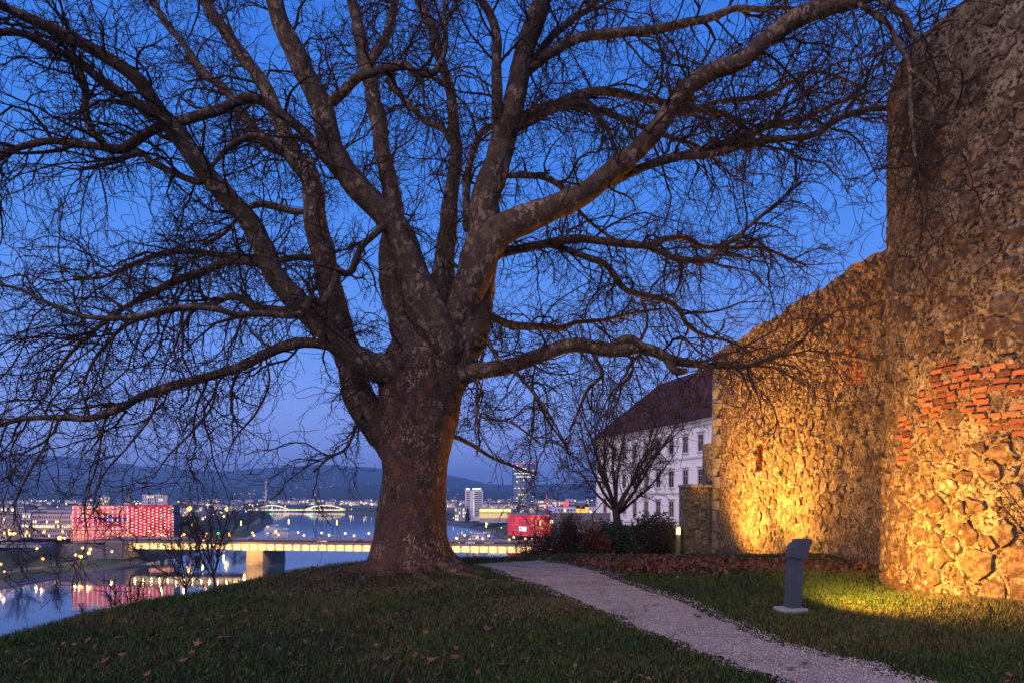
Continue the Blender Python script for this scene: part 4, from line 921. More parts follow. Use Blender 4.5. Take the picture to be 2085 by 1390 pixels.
# ------------------------------------------------------------------ smaller bare trees and shrubs
def bare_tree(name, base, h, spread, seed, label, cat='tree', nl=13, trunk_r=.22, group=None, mat=MAT_TWIG, fork=.16, fine=1.0, r2=.010):
    rng = random.Random(seed); o = put(name, None, label=label, cat=cat, group=group, loc=base); b = np.zeros(3); o1, o2, o3, o4 = [], [], [], []
    top = b + (rng.gauss(0, .02) * h, rng.gauss(0, .02) * h, h * fork); tp = spline([b, (b + top) / 2 + (rng.gauss(0, .01) * h, 0, 0), top], 8); o1.append((tp, np.linspace(trunk_r * 1.25, trunk_r * .9, 8)))
    for k_ in range(nl):
        a = 6.283 * k_ / nl + rng.gauss(0, .25); el = rng.uniform(.25, 1.35) if k_ % 3 else rng.uniform(1.1, 1.5)
        L = h * (1 - fork) * (.60 + .42 * math.sin(el)) * rng.uniform(.85, 1.1)
        d = np.array((math.cos(a) * math.cos(el) * spread, math.sin(a) * math.cos(el) * spread, math.sin(el))); d /= np.linalg.norm(d)
        pts = [top * rng.uniform(.82, 1.0)]; dd = d.copy()
        for s_ in range(9): dd = dd + np.array([rng.gauss(0, .10) for _ in range(3)]) + (0, 0, .05); dd /= np.linalg.norm(dd); pts.append(pts[-1] + dd * L / 9)
        pts = np.array(pts); r = np.linspace(trunk_r * .42, trunk_r * .05 + .006, 10); o1.append((pts, r))
        for j in range(2, 10):
            for _ in range(2):
                t = pts[j] - pts[j - 1]; t /= np.linalg.norm(t); L2 = L * rng.uniform(.18, .42) * (1.2 - j / 14)
                p2, q2 = grow(rng, tuple(pts[j]), rdir(rng, t, .85, (0, 0, .12)), r[j] * .5 + .004, L2, 1, o2, -.02, r2 * .8)
                for jj in range(2, len(p2)):
                    if rng.random() < fine:
                        t = np.array(p2[jj]) - np.array(p2[jj - 1]); t /= np.linalg.norm(t)
                        p3, q3 = grow(rng, p2[jj], rdir(rng, t, .9, (0, 0, .12)), r2, L2 * rng.uniform(.25, .5), 2, o3, -.02, r2 * .6)
                        if fine > .6:
                            for q_ in (2, 4): grow(rng, p3[q_], rdir(rng, t, 1., (0, 0, .1)), r2 * .7, L2 * rng.uniform(.12, .25), 3, o4, 0, r2 * .5)
    V, q = tubes(o1[:1], 12); put('trunk', np_mesh('trunk', V, q, mat, smooth=True), o)
    for lim in o1[1:]: V, q = tubes([lim], 6); put('limb', np_mesh('limb', V, q, mat, smooth=True), o)
    Vs, Fs, bb = [], [], 0
    for lst in (o2, o3, o4):
        if lst: V, q = tubes(lst, 3); Vs.append(V); Fs.append(q + bb); bb += len(V)
    put('crown', np_mesh('crown', np.concatenate(Vs), np.concatenate(Fs), mat), o); return o
p = P(1265, 1062, 36); bare_tree('bare_tree', (p[0], 36, p[2] - 1.6), 9.6, 1.35, 12, 'bare rounded tree standing in front of the white castle wing', trunk_r=.21, fork=.24, r2=.009, nl=13)
for sx, sy, hh, sd, lab in ((-6.15, 13.0, 1.75, 5, 'bare slender shrub on the slope below the lawn, left of its pair'), (-5.75, 13.2, 1.75, 9, 'bare slender shrub on the slope below the lawn, nearer the plane tree')):
    bare_tree('bare_shrub', (sx, sy, H(sx, sy) - .05), hh + .35, .55, sd, lab, cat='shrub', nl=9, trunk_r=.022, fork=.30, group='bare shrubs on the slope', fine=.5, r2=.0032)
for sx, sy, hh, sd in ((-6.9, 12.4, 1.3, 6), (-6.55, 11.6, 1.0, 7), (-6.95, 11.2, .95, 8)):
    bare_tree('bare_shrub', (sx, sy, H(sx, sy) - .05), hh, 1.0, sd, 'low spreading bare shrub at the brow of the lawn, ' + {6: 'tallest and nearest the slender pair', 7: 'middle of three', 8: 'lowest and leftmost'}[sd], cat='shrub', nl=8, trunk_r=.018, fork=.06, group='low bare shrubs at the brow', fine=.3, r2=.0038)
def leaf_cloud(rs, n, c, rad, size, gravity=0):
    d = rs.normal(size=(n, 3)); d /= np.linalg.norm(d, axis=1, keepdims=True); r = rs.rand(n, 1) ** .45
    lump = 1 + .28 * vnoise(d * 2.6 + c[0]); p = c + d * r * rad * lump[:, None]
    a = rs.normal(size=(n, 3)); a /= np.linalg.norm(a, axis=1, keepdims=True); b = np.cross(a, rs.normal(size=(n, 3))); b /= np.linalg.norm(b, axis=1, keepdims=True)
    s_ = size * (.6 + .8 * rs.rand(n, 1)); V = np.stack([p - a * s_, p + b * s_ * .5, p + a * s_, p - b * s_ * .5], 1).reshape(-1, 3)
    return V, (np.arange(n) * 4)[:, None] + np.arange(4), np.repeat(rs.rand(n), 4)
def leafy(name, px0, px1, py0, py1, D, depth, n, size, mat, label, seed, stems=14):
    rs = np.random.RandomState(seed); a, b = P(px0, py0, D), P(px1, py1, D); cx = (a[0] + b[0]) / 2; g = H(cx, D); zt = a[2]; zb = min(g, b[2])
    o = put(name, None, label=label, cat='shrub', loc=(cx, D, g)); c = np.array((0, 0, (zt + zb) / 2 - g)); rad = np.array(((b[0] - a[0]) / 2, depth, (zt - zb) / 2 * 1.05))
    V, q, t = leaf_cloud(rs, n, c, rad, size); put('foliage', np_mesh('foliage', V, q, mat, t), o)
    rng = random.Random(seed); st = []
    for _ in range(stems):
        d = rdir(rng, (0, 0, 1), .6); p1, q1 = grow(rng, (rng.gauss(0, .15), rng.gauss(0, .15), -.05), d, .018, (zt - g) * rng.uniform(.8, 1.15), 1, st, -.05, .006)
        for j in range(3, 9): grow(rng, p1[j], rdir(rng, d, .9, (0, 0, .1)), .008, (zt - g) * rng.uniform(.15, .4), 2, st, 0, .004)
    V, q = tubes(st, 3); put('stems', np_mesh('stems', V, q, MAT_TWIG), o); return o
MAT_EVER = pmat('evergreen_leaf', (.012, .032, .016), (.020, .044, .018), 3, rough=.6, tint=.6, spec=.3)
MAT_BROWNL = pmat('russet_leaf', (.105, .042, .030), (.07, .035, .022), 5, tint=.6)
MAT_DKBUSH = pmat('dark_twiggy_leaf', (.022, .022, .020), (.030, .030, .026), 3, tint=.5)
MAT_YELL = pmat('ochre_leaf', (.16, .105, .03), (.10, .075, .03), 3, tint=.5)
leafy('round_bush', 1275, 1392, 1046, 1150, 26.5, .9, 9000, .055, MAT_DKBUSH, 'big round dark bush beside the lit bollard lamp', 1)
leafy('evergreen_bush', 1225, 1300, 1072, 1150, 24, .7, 4500, .05, MAT_EVER, 'dark green evergreen bush between the russet shrub and the round bush', 2)
leafy('russet_bush', 1180, 1250, 1080, 1150, 22.5, .6, 3800, .045, MAT_BROWNL, 'russet brown leaved shrub beside the leaf carpet', 3)
leafy('evergreen_bush', 1140, 1195, 1105, 1150, 21.5, .4, 2200, .045, MAT_EVER, 'low dark evergreen shrub at the end of the footpath', 4)
leafy('ochre_bush', 1150, 1178, 1050, 1125, 25, .35, 1500, .05, MAT_BROWNL, 'upright light brown beech shrub behind the low evergreen', 6)
leafy('ochre_bush', 1136, 1152, 1050, 1080, 27, .3, 500, .05, MAT_YELL, 'small yellowish shrub at the foot of the terrace wall', 7)
leafy('ochre_bush', 1190, 1218, 1062, 1085, 27, .3, 600, .05, MAT_YELL, 'yellowish shrub top above the russet bush', 8)
leafy('hedge', 1170, 1300, 1060, 1110, 29, .5, 4500, .06, MAT_DKBUSH, 'dull brown hedge behind the russet and evergreen bushes', 9)
for px_, D, hh, sd, sprd in ((1075, 20.5, 1.05, 31, 1.5), (1100, 21, 1.5, 32, 1.3), (1125, 21.5, 1.65, 33, 1.1), (1145, 22.5, 1.5, 34, 1.0), (1055, 19.8, .7, 35, 1.6), (1165, 23, 1.6, 36, .9), (1110, 20.0, .9, 37, 1.5)):
    x = (px_ - CX) / F * D; bare_tree('tangled_shrub', (x, D, H(x, D) - .05), hh + .25, sprd, sd, 'bare tangled shrub at the end of the footpath, ' + nth(1 + sorted((1055, 1075, 1100, 1110, 1125, 1145, 1165)).index(px_)) + ' from the left', cat='shrub', nl=11, trunk_r=.02, fork=.05, group='tangled shrubs at the brow', fine=.5, r2=.0055)
leafy('bramble', 1058, 1150, 1095, 1150, 20.3, .5, 1600, .035, MAT_BROWNL, 'low bramble patch under the tangled bare shrubs', 10, 20)

# evergreen sprigs reaching in at the picture edge
MAT_SPRIG = pmat('yew_needle', (.020, .045, .018), (.034, .060, .022), 6, tint=.5, rough=.6)
bx, by = (2175 - CX) / F * 6.6, 6.6; o = put('yew_shrub', None, label='dark evergreen shrub whose sprigs reach in at the right edge', cat='shrub', loc=(bx, by, H(bx, by)))
rng = random.Random(14); rs = np.random.RandomState(14); st = []; LV, LFc, nb = [], [], 0
for (tx, ty, dz) in ((2012, 948, 0), (2030, 985, .1), (2022, 1005, -.1), (2040, 1030, .15), (2060, 1052, -.1), (2070, 960, .2), (2100, 1100, .2), (2110, 1000, -.2), (2095, 1160, .1)):
    tip = P(tx, ty, 6.9 + dz) - np.array(o.location); s0 = np.array((rng.gauss(0, .06), rng.gauss(0, .06), .05)); mid = s0 * .35 + tip * .65 + (0.12, 0, .10)
    pts = spline([s0, (s0 + mid) / 2 + (.05, 0, .12), mid, tip], 22); st.append((pts, np.linspace(.012, .0025, 22)))
    for j in range(8, 22):
        for s_ in (-1, 1):
            t = pts[min(j + 1, 21)] - pts[j - 1]; t /= np.linalg.norm(t); d = np.cross(t, (rs.normal(0, .3), -1, rs.normal(0, .3))) * s_ + t * .7; d /= np.linalg.norm(d); L = rs.uniform(.03, .06)
            for q_ in range(3): w = np.cross(d, rs.normal(size=3)); w = w / np.linalg.norm(w) * .006; a = pts[j] + d * L * q_ * .5; LV += [a, a + d * L * .5 + w, a + d * L, a + d * L * .5 - w]; LFc.append((nb, nb + 1, nb + 2, nb + 3)); nb += 4
V, q = tubes(st, 5); put('stems', np_mesh('stems', V, q, MAT_TWIG), o); put('foliage', np_mesh('foliage', np.array(LV), np.array(LFc), MAT_SPRIG, rs.rand(nb)), o)

# ================================================================== RIVER AND CITY
WZ = -36.0; GZ = -27.7
k = NT('river_water'); 
wv = k.noise(1.0, 4, .55, co=k.scaled((.055, .16, 1))); wv2 = k.noise(1.0, 3, .5, co=k.scaled((.004, .012, 1)))
k.set(Base_Color=(.020, .045, .085), Roughness=.055, IOR=1.45, Specular_IOR_Level=.8); k.bump(k.mix(.5, wv, wv2), .10, .6); MAT_WATER = k.m
mb = MB(); mb.add([(-9000, -300, WZ), (9000, -300, WZ), (9000, 14000, WZ), (-9000, 14000, WZ)], [(0, 1, 2, 3)]); mb.put('river', MAT_WATER, kind='structure')
MAT_BANK = pmat('bank_grass', (.035, .055, .020), (.050, .060, .028), .08, rough=.95, bump=.5, bscale=.5)
MAT_RIPRAP = pmat('riprap', (.11, .11, .13), (.06, .06, .08), .8, rough=.95, bump=1, bscale=1.2, bdist=.6)
MAT_PAVE = pmat('city_paving', (.17, .13, .11), (.11, .085, .08), .05, rough=.9)
MAT_ASPH = pmat('asphalt', (.055, .05, .05), (.07, .065, .06), .3, rough=.8)
LS_ = spline([(-207, 60), (-206, 180), (-205, 270), (-203, 380), (-209, 480), (-232, 600), (-272, 760), (-345, 990), (-480, 1350), (-600, 1650), (-900, 2100), (-1800, 2500)], 80)
RS_ = spline([(60, 100), (48, 200), (38, 300), (25, 352), (12, 430), (-8, 560), (-30, 690), (-70, 840), (-130, 1000), (-240, 1230), (-400, 1480), (-640, 1800), (-1000, 2150), (-1800, 2580)], 90)
def bank(line, side, prof, name, mat):
    """sweep profile (offset inland, z) along a shoreline"""
    t = np.gradient(line, axis=0); t /= np.linalg.norm(t, axis=1, keepdims=True); nr = np.stack([t[:, 1], -t[:, 0]], -1) * side; V, n = [], len(prof)
    for p, m in zip(line, nr): V += [(p[0] + m[0] * o, p[1] + m[1] * o, z) for o, z in prof]
    q = [(i * n + j, i * n + j + 1, (i + 1) * n + j + 1, (i + 1) * n + j) for i in range(len(line) - 1) for j in range(n - 1)]
    return put(name, np_mesh(name, np.array(V), np.array(q), mat, smooth=False), kind='structure')
bank(LS_, -1, [(-.5, WZ - .5), (3.5, WZ + 1.2)], 'riverbank_riprap', MAT_RIPRAP)
bank(LS_, -1, [(3.4, WZ + 1.2), (12, WZ + 3.0), (15, WZ + 3.3)], 'riverbank_grass', MAT_BANK)
bank(LS_, -1, [(15, WZ + 3.32), (20, WZ + 3.4)], 'promenade_path', MAT_PAVE)
bank(LS_, -1, [(20, WZ + 3.36), (44, WZ + 3.6), (47, GZ - .2), (60, GZ)], 'upper_bank', MAT_BANK)
bank(LS_, -1, [(59, GZ), (7000, GZ)], 'city_ground', MAT_PAVE)
bank(RS_, 1, [(-.5, WZ - .5), (3, WZ + 1.2)], 'riverbank_riprap', MAT_RIPRAP)
bank(RS_, 1, [(3, WZ + 1.2), (8, WZ + 1.9)], 'promenade_path', MAT_PAVE)
bank(RS_, 1, [(8, WZ + 1.9), (30, GZ - .5), (70, GZ - .2)], 'riverbank_grass', MAT_BANK)
bank(RS_, 1, [(69, GZ - .2), (6000, GZ - .2)], 'city_ground', MAT_PAVE)

# ------------------------------------------------------------------ hills
MAT_HILL = pmat('wooded_hill', (.020, .032, .026), (.034, .046, .030), .004, rough=1.0, spec=0)
def ridge(name, D, prof, depth, seed):
    pr = np.array(prof, float); px = np.linspace(pr[0, 0], pr[-1, 0], 160); py = np.interp(px, pr[:, 0], pr[:, 1])
    py = py + 1.6 * vnoise(np.stack([px * .02, 0 * px + seed, 0 * px], -1)) + .8 * vnoise(np.stack([px * .09, 0 * px + seed, 0 * px], -1))
    rows = []
    for f in np.linspace(0, 1, 14):
        h = math.sin(f * math.pi / 2) ** 1.2; Dd = D - depth * (1 - f); pts = []
        for a, b in zip(px, py):
            top = EYE + (HY - b) / F * D; x = (a - CX) / F * D; z = GZ + (top - GZ) * h
            z += 22 * h * (1 - f) * vnoise(np.array([[x * .0022, f * 5, seed]]))[0]; pts.append((x, Dd, z))
        rows.append(pts)
    V = np.array(rows).reshape(-1, 3); n = len(px); i = np.arange(n - 1)[None, :] + np.arange(13)[:, None] * n
    put(name, np_mesh(name, V, np.stack([i, i + 1, i + n + 1, i + n], -1).reshape(-1, 4), MAT_HILL, smooth=True), kind='structure')
    return lambda a, f: (float((a - CX) / F * D), D - depth * (1 - f), GZ + (EYE + (HY - np.interp(a, pr[:, 0], pr[:, 1])) / F * D - GZ) * math.sin(f * math.pi / 2) ** 1.2)
h1 = ridge('hills', 7200, [(-1600, 935), (-300, 925), (60, 925), (160, 932), (280, 948), (420, 958), (500, 962), (560, 955), (640, 950), (690, 946), (740, 952), (800, 955), (900, 962), (1000, 985), (1100, 986), (1200, 984), (1400, 990), (2600, 980)], 3000, 1)
h2 = ridge('hills', 4600, [(-1600, 965), (0, 958), (150, 975), (300, 988), (500, 992), (700, 988), (800, 985), (880, 990), (1000, 1000), (1150, 1002), (2200, 1000)], 1600, 6)
rs = np.random.RandomState(91); mb = MB()
MAT_SPECK = glow('distant_house_light', (1.0, .74, .50), 1.2)
for _ in range(190):
    a = rs.uniform(-40, 1220); f = rs.beta(1.3, 2.5); src = h1 if rs.rand() < .45 else h2
    if rs.rand() < .5: a = rs.choice([60, 90, 180, 330, 690, 740, 905, 1000]) + rs.normal(0, 28)
    x, y, z = src(a, f); s_ = rs.uniform(1.5, 3.6); mb.box((x, y - 12, z + 9), (s_ * rs.uniform(1, 3), 3, s_ * .8))
mb.put('hill_lights', MAT_SPECK, label='scattered lit windows of far houses on the hillsides', cat='lights', kind='stuff')

# ------------------------------------------------------------------ building kit
GW = {'warm': glow('lit_window_warm', (1.0, .66, .25), 2.8), 'white': glow('lit_window_white', (1.0, .88, .66), 2.8), 'cool': glow('lit_window_cool', (.75, .9, 1.0), 1.4), 'yellow': glow('lit_window_yellow', (1.0, .72, .16), 2.8)}
MAT_FAC = [pmat('facade_cream', (.56, .48, .44), (.48, .41, .38), .1), pmat('facade_pink', (.58, .45, .43), (.50, .38, .37), .1), pmat('facade_grey', (.40, .39, .42), (.33, .32, .35), .1), pmat('facade_white', (.68, .65, .68), (.60, .57, .60), .1)]
MAT_FLAT = pmat('flat_roof', (.16, .15, .17), (.11, .10, .12), .2); MAT_RED = pmat('far_red_roof', (.14, .045, .035), (.10, .035, .03), .3)
_wm = {}
def wmesh(w, h, mat):
    key = (round(w, 2), round(h, 2), mat.name)
    if key not in _wm: m = MB(); m.box((0, 0, 0), (w, .12, h)); _wm[key] = m.mesh('window', mat)
    return _wm[key]
def block(name, label, px0, px1, pyt, D, depth=12, base=GZ, mat=None, rows=0, cols=0, lit=.2, kinds=('warm', 'white'), roof='flat', group=None, seed=1, win=(.45, .5), rz=0.0, cat='building', band=None):
    rs = np.random.RandomState(seed); x0, x1 = (px0 - CX) / F * D, (px1 - CX) / F * D; top = EYE + (HY - pyt) / F * D; w, hgt_ = x1 - x0, top - base
    o = put(name, None, label=label, cat=cat, group=group, loc=((x0 + x1) / 2, D, base), rz=rz); mat = mat or MAT_FAC[seed % 4]
    m = MB(); m.box((0, depth / 2, hgt_ / 2), (w, depth, hgt_)); m.put('wall', mat, o)
    m = MB()
    if roof == 'flat': m.box((0, depth / 2, hgt_ + .25), (w + .5, depth + .5, .5)); m.put('roof', MAT_FLAT, o)
    else:
        rh = min(depth, w) * .38; a, b = w / 2 + .4, depth + .4
        m.add([(-a, -.4, hgt_), (a, -.4, hgt_), (a, b, hgt_), (-a, b, hgt_), (-a + rh, depth / 2, hgt_ + rh), (a - rh, depth / 2, hgt_ + rh)], [(0, 1, 5, 4), (2, 3, 4, 5), (3, 0, 4), (1, 2, 5), (3, 2, 1, 0)]); m.put('roof', MAT_RED if roof == 'red' else MAT_FLAT, o)
    if rows:
        fh, cw_ = hgt_ / (rows + .35), w / cols
        for r_ in range(rows):
            for c_ in range(cols):
                L = rs.rand() < lit if not (band and r_ in band) else rs.rand() < .85
                mt = GW[kinds[rs.randint(len(kinds))]] if L else MAT_GLASS
                put('window', wmesh(cw_ * win[0], fh * win[1], mt), o, loc=((c_ + .5) * cw_ - w / 2, -.04, (r_ + .6) * fh))
    return o

# left bank: terraces of offices beside the pink media museum
block('office_block', 'long white office block with a row of small attic windows', 14, 62, 1043, 455, 16, mat=MAT_FAC[3], rows=5, cols=12, lit=.25, seed=3, kinds=('yellow', 'white'), band=(2,))
block('office_block', 'pale office block with one lit floor beside the pink museum', 66, 148, 1045, 450, 16, mat=MAT_FAC[1], rows=5, cols=18, lit=.12, seed=4, kinds=('yellow', 'white', 'warm'), band=(2,))
block('office_block', 'cream corner house with lit windows at the picture edge', -30, 12, 1048, 430, 14, mat=MAT_FAC[0], rows=5, cols=7, lit=.45, seed=5, kinds=('yellow', 'warm'))
block('slab_block', 'grey high-rise slab rising behind the pink museum', 290, 332, 1006, 700, 14, mat=MAT_FAC[3], rows=9, cols=9, lit=.22, seed=6)
block('slab_tower', 'narrow pale stair tower of the high-rise slab', 333, 341, 1007, 699, 10, mat=MAT_FAC[0], rows=0, cols=0)
block('apartment_block', 'dim apartment block behind the white office roofs', 200, 225, 1010, 900, 14, mat=MAT_FAC[2], rows=7, cols=6, lit=.3, seed=8)
block('apartment_block', 'long low flat-roofed hall behind the offices', 55, 150, 1037, 560, 18, mat=MAT_FAC[2], rows=1, cols=10, lit=.1, seed=9)
block('apartment_block', 'blue grey block behind the corner house', -20, 50, 1030, 620, 18, mat=MAT_FAC[2], rows=4, cols=10, lit=.2, seed=10)

# pink LED museum: glass box of glowing panels
AD = 415.0; ax0, ax1, ax2 = [(p_ - CX) / F * AD for p_ in (158, 264, 328)]; atop = EYE + (HY - 1028) / F * AD
mus = put('led_museum', None, label='angular glass museum glowing pink and red by the bridge head', cat='building', loc=((ax0 + ax2) / 2, AD, GZ))
mo = np.array(mus.location); A0, A1, A2 = np.array((ax0, AD - 4)), np.array((ax1, AD - 2)), np.array((ax2, AD + 14))
HA = atop - GZ
def mq(a, b, f, g, z0, z1, off):
    p, q_ = a + (b - a) * f, a + (b - a) * g; d = (b - a) / np.linalg.norm(b - a); nr = np.array((d[1], -d[0])) * off
    return [(p[0] + nr[0] - mo[0], p[1] + nr[1] - mo[1], z0), (q_[0] + nr[0] - mo[0], q_[1] + nr[1] - mo[1], z0), (q_[0] + nr[0] - mo[0], q_[1] + nr[1] - mo[1], z1), (p[0] + nr[0] - mo[0], p[1] + nr[1] - mo[1], z1)]
m = MB(); m.prism([tuple(A0 - mo[:2]), tuple(A1 - mo[:2]), tuple(A2 - mo[:2]), (ax2 - mo[0] - 4, 32), (ax0 - mo[0], 30)], 0, HA); m.put('frame_core', MAT_FLAT, mus)
LED = [glow('led_pink', (1.0, .095, .14), 1.0), glow('led_rose', (1.0, .16, .19), 1.05), glow('led_coral', (1.0, .20, .11), 1.1), glow('led_pale', (.95, .36, .34), .9), glow('led_red', (.95, .018, .035), .9), glow('led_magenta', (.9, .03, .30), .8), glow('led_orange', (1., .35, .06), 1.3), glow('led_dark', (.16, .03, .07), .4), glow('led_green', (.02, .7, .3), .8), glow('led_blue', (.2, .15, 1.0), 1.2)]
MAT_LEDBAR = glow('led_bar', (1.0, .50, .42), 2.0)
rs = np.random.RandomState(17)
for (a, b, nc, nr_, face) in ((A0, A1, 11, 12, 0), (A1, A2, 11, 12, 1)):
    for c_ in range(nc):
        for r_ in range(nr_):
            ff = r_ / nr_
            if face == 0: w_ = [0, 1, 1, 3, 0, 2] if ff > .6 else [0, 0, 1, 5] if ff > .4 else [1, 2, 2, 1]; ki = w_[rs.randint(len(w_))]
            else: ki = [4, 4, 4, 0, 4][rs.randint(5)]; 
            if face == 0 and c_ in (6, 7, 8, 9, 10) and r_ in (7, 8): ki = 7 if r_ == 7 or rs.rand() < .6 else 5
            if face == 0 and c_ == 7 and r_ == 7: ki = 9
            if (face, c_, r_) in ((1, 10, 10), (1, 8, 8), (0, 4, 11)): ki = 8
            if face == 1 and rs.rand() < .07: ki = 6
            if face == 1 and r_ == 0: ki = 6
            z0, z1 = HA * r_ / nr_ + .12, HA * (r_ + 1) / nr_ - .12; m = MB(); m.add(mq(a, b, c_ / nc + .008, (c_ + 1) / nc - .008, z0, z1, .30), [(0, 1, 2, 3)]); m.put('glass_panel', LED[ki], mus)
    for c_ in range(nc + 1):
        f_ = c_ / nc
        if face == 0:
            for seg in range(9): z0 = HA * (seg + .15) / 9; m = MB(); m.add(mq(a, b, f_ - .009, f_ + .009, z0, z0 + HA / 9 * .62, .45), [(0, 1, 2, 3)]); m.put('led_bar', MAT_LEDBAR, mus)
        else:
            for seg in range(12): z0 = HA * (seg + .25 + .45 * (c_ % 2)) / 13; m = MB(); m.add(mq(a, b, f_ - .022, f_ + .022, z0, z0 + HA / 13 * .42, .45), [(0, 1, 2, 3)]); m.put('led_bar', MAT_LEDBAR, mus)
wingw = block('museum_wing', 'lower pink lit wing on the left of the glowing museum', 145, 157, 1041, 418, 12, mat=LED[1], rows=5, cols=1, lit=.4, win=(.5, .45), seed=2, roof='flat')
# church spire behind the museum
sp_ = P(262, 1012, 560); o = put('church_spire', None, label='small baroque onion spire above the museum roof', cat='church', loc=(sp_[0], 560, GZ))
m = MB(); m.box((0, 0, 11), (5, 5, 22)); m.put('tower', MAT_FAC[0], o); z0 = EYE + (HY - 1029) / F * 560 - GZ
m = MB(); m.lathe([(3.4, z0), (3.2, z0 + 1), (1.6, z0 + 2), (1.4, z0 + 3), (2.6, z0 + 4), (2.3, z0 + 5), (.8, z0 + 6.3), (.5, z0 + 9), (.15, z0 + 12)], 10); m.put('onion_dome', pmat('copper_dome', (.20, .17, .08), (.28, .22, .10), .5), o)

# ------------------------------------------------------------------ street lamps
MAT_POLE = pmat('lamp_pole', (.09, .085, .085), rough=.6); BULBS = {'w': glow('street_bulb_warm', (1.0, .40, .07), 5), 'y': glow('street_bulb_yellow', (1.0, .55, .12), 6), 'c': glow('street_bulb_white', (1.0, .70, .36), 5), 'o': glow('street_bulb_orange', (1.0, .24, .025), 4), 'g': glow('signal_green', (.02, 1.0, .30), 4)}
def lamp(px, py, D, base, r, kind, label, group, ground=None, power=0):
    r *= 1.35; p = P(px, py, D); h = p[2] - base; o = put('street_lamp', None, label=label, cat='street lamp', group=group, loc=(p[0], D, base))
    m = MB(); m.lathe([(.14, 0), (.08, max(h, .5))], 6); m.put('pole', MAT_POLE, o)
    m = MB(); m.lathe([(.15 * r, -r), (.8 * r, -.6 * r), (r, 0), (.8 * r, .6 * r), (.15 * r, r)], 10, (0, 0, h + r)); m.put('bulb', BULBS[kind], o)
    m = MB(); m.lathe([(r * .9, 0), (r * 1.0, .12 * r), (.1, .5 * r)], 8, (0, 0, h + 2 * r)); m.put('hood', MAT_POLE, o)
    if power:
        l = bpy.data.lights.new('street_light', 'POINT'); l.energy = power; l.color = (1, .55, .2); l.shadow_soft_size = .3; put('street_light', l, o, loc=(0, -1.4 * r, h + r))
QL = 0
for px, py, D, kind, r in ((19, 1082, 420, 'o', .55), (20, 1089, 400, 'y', .75), (29, 1089, 400, 'y', .7), (56, 1086, 420, 'o', .75), (89, 1085, 430, 'o', .5), (128, 1084, 430, 'o', .5), (122, 1099, 410, 'y', .95), (132, 1097, 405, 'c', .5)):
    QL += 1; lamp(px, py, D, GZ, r, kind, nth(QL) + ' street lamp from the left on the upper quay before the offices', 'quay street lamps', power=2400)
QL = 0
for px, py, D, kind, r in sorted(((164, 1136, 330, 'y', .65), (181, 1128, 335, 'y', .55), (184, 1120, 345, 'y', .5), (168, 1117, 350, 'y', .45), (154, 1131, 335, 'y', .4), (228, 1124, 350, 'y', .4), (87, 1140, 318, 'o', .5), (75, 1118, 345, 'y', .4), (9, 1166, 280, 'w', .35), (2, 1150, 300, 'o', .4))):
    QL += 1; lamp(px, py, D, WZ + 3.3, r, kind, nth(QL) + ' lamp from the left along the riverside promenade', 'promenade lamps', power=900)
QL = 0
for px, py, D, kind, r in sorted(((358, 1041, 560, 'y', 1.3), (386, 1040, 560, 'y', 1.5), (462, 1040, 600, 'y', 1.3), (350, 1056, 520, 'y', .9), (456, 1052, 600, 'y', .7), (413, 1057, 520, 'y', .5))):
    QL += 1; lamp(px, py, D, GZ, r, kind, nth(QL) + ' bright floodlight mast from the left behind the bridge head', 'floodlight masts', power=4000)
for i_, (px, py, kind) in enumerate(((304, 1082, 'c'), (330, 1090, 'y'), (369, 1092, 'w'), (375, 1089, 'w'), (418, 1091, 'w'), (421, 1087, 'w'), (467, 1087, 'w'), (468, 1091, 'w'), (514, 1086, 'w'), (517, 1091, 'w'), (561, 1085, 'w'), (567, 1090, 'w'), (607, 1085, 'w'), (619, 1091, 'w'), (655, 1086, 'c'), (670, 1091, 'w'), (703, 1087, 'c'), (721, 1092, 'w'), (751, 1087, 'c'), (930, 1097, 'w'), (946, 1091, 'w'), (983, 1098, 'w'), (995, 1092, 'w'), (1037, 1100, 'w'), (1046, 1095, 'w'), (1070, 1098, 'w'), (1091, 1101, 'w'))):
    lamp(px, py, 372 - .10 * (px - 250) / 3 + (6 if i_ % 2 else 14), -24.4, .42, kind, nth(i_ + 1) + ' lamp from the left along the road bridge deck', 'bridge deck lamps', power=(1100 if i_ % 2 else 0))
lamp(444, 1087, 372, -23.6, .5, 'g', 'green traffic signal on the road bridge', 'bridge deck lamps')
for px, py, D in ((391, 1062, 372), (491, 1060, 372), (588, 1057, 366), (686, 1059, 362), (990, 1063, 350), (1100, 1060, 350)):
    p = P(px, py, D); o = put('mast_lamp', None, label='tall slim lit mast on the road bridge, ' + nth(1 + (391, 491, 588, 686, 990, 1100).index(px)) + ' from the left', cat='street lamp', group='bridge masts', loc=(p[0], D, -23.6)); h = p[2] + 23.6
    m = MB(); m.lathe([(.16, 0), (.10, h)], 6); m.put('mast', MAT_POLE, o); m = MB(); m.box((0, -.25, h - 1.1), (.55, .2, 2.6)); m.put('lamp_panel', glow('mast_panel', (1., .62, .2), 4), o)
for px in (148, 157, 167): 
    p = P(px, 1080, 345); o = put('flag_mast', None, label='bare dark mast on the quay, ' + {148: 'left', 157: 'middle', 167: 'right'}[px] + ' one of three', cat='mast', group='quay masts', loc=(p[0], 345, WZ + 3.4)); m = MB(); m.lathe([(.22, 0), (.16, p[2] - WZ - 3.4)], 6); m.put('pole', MAT_POLE, o)

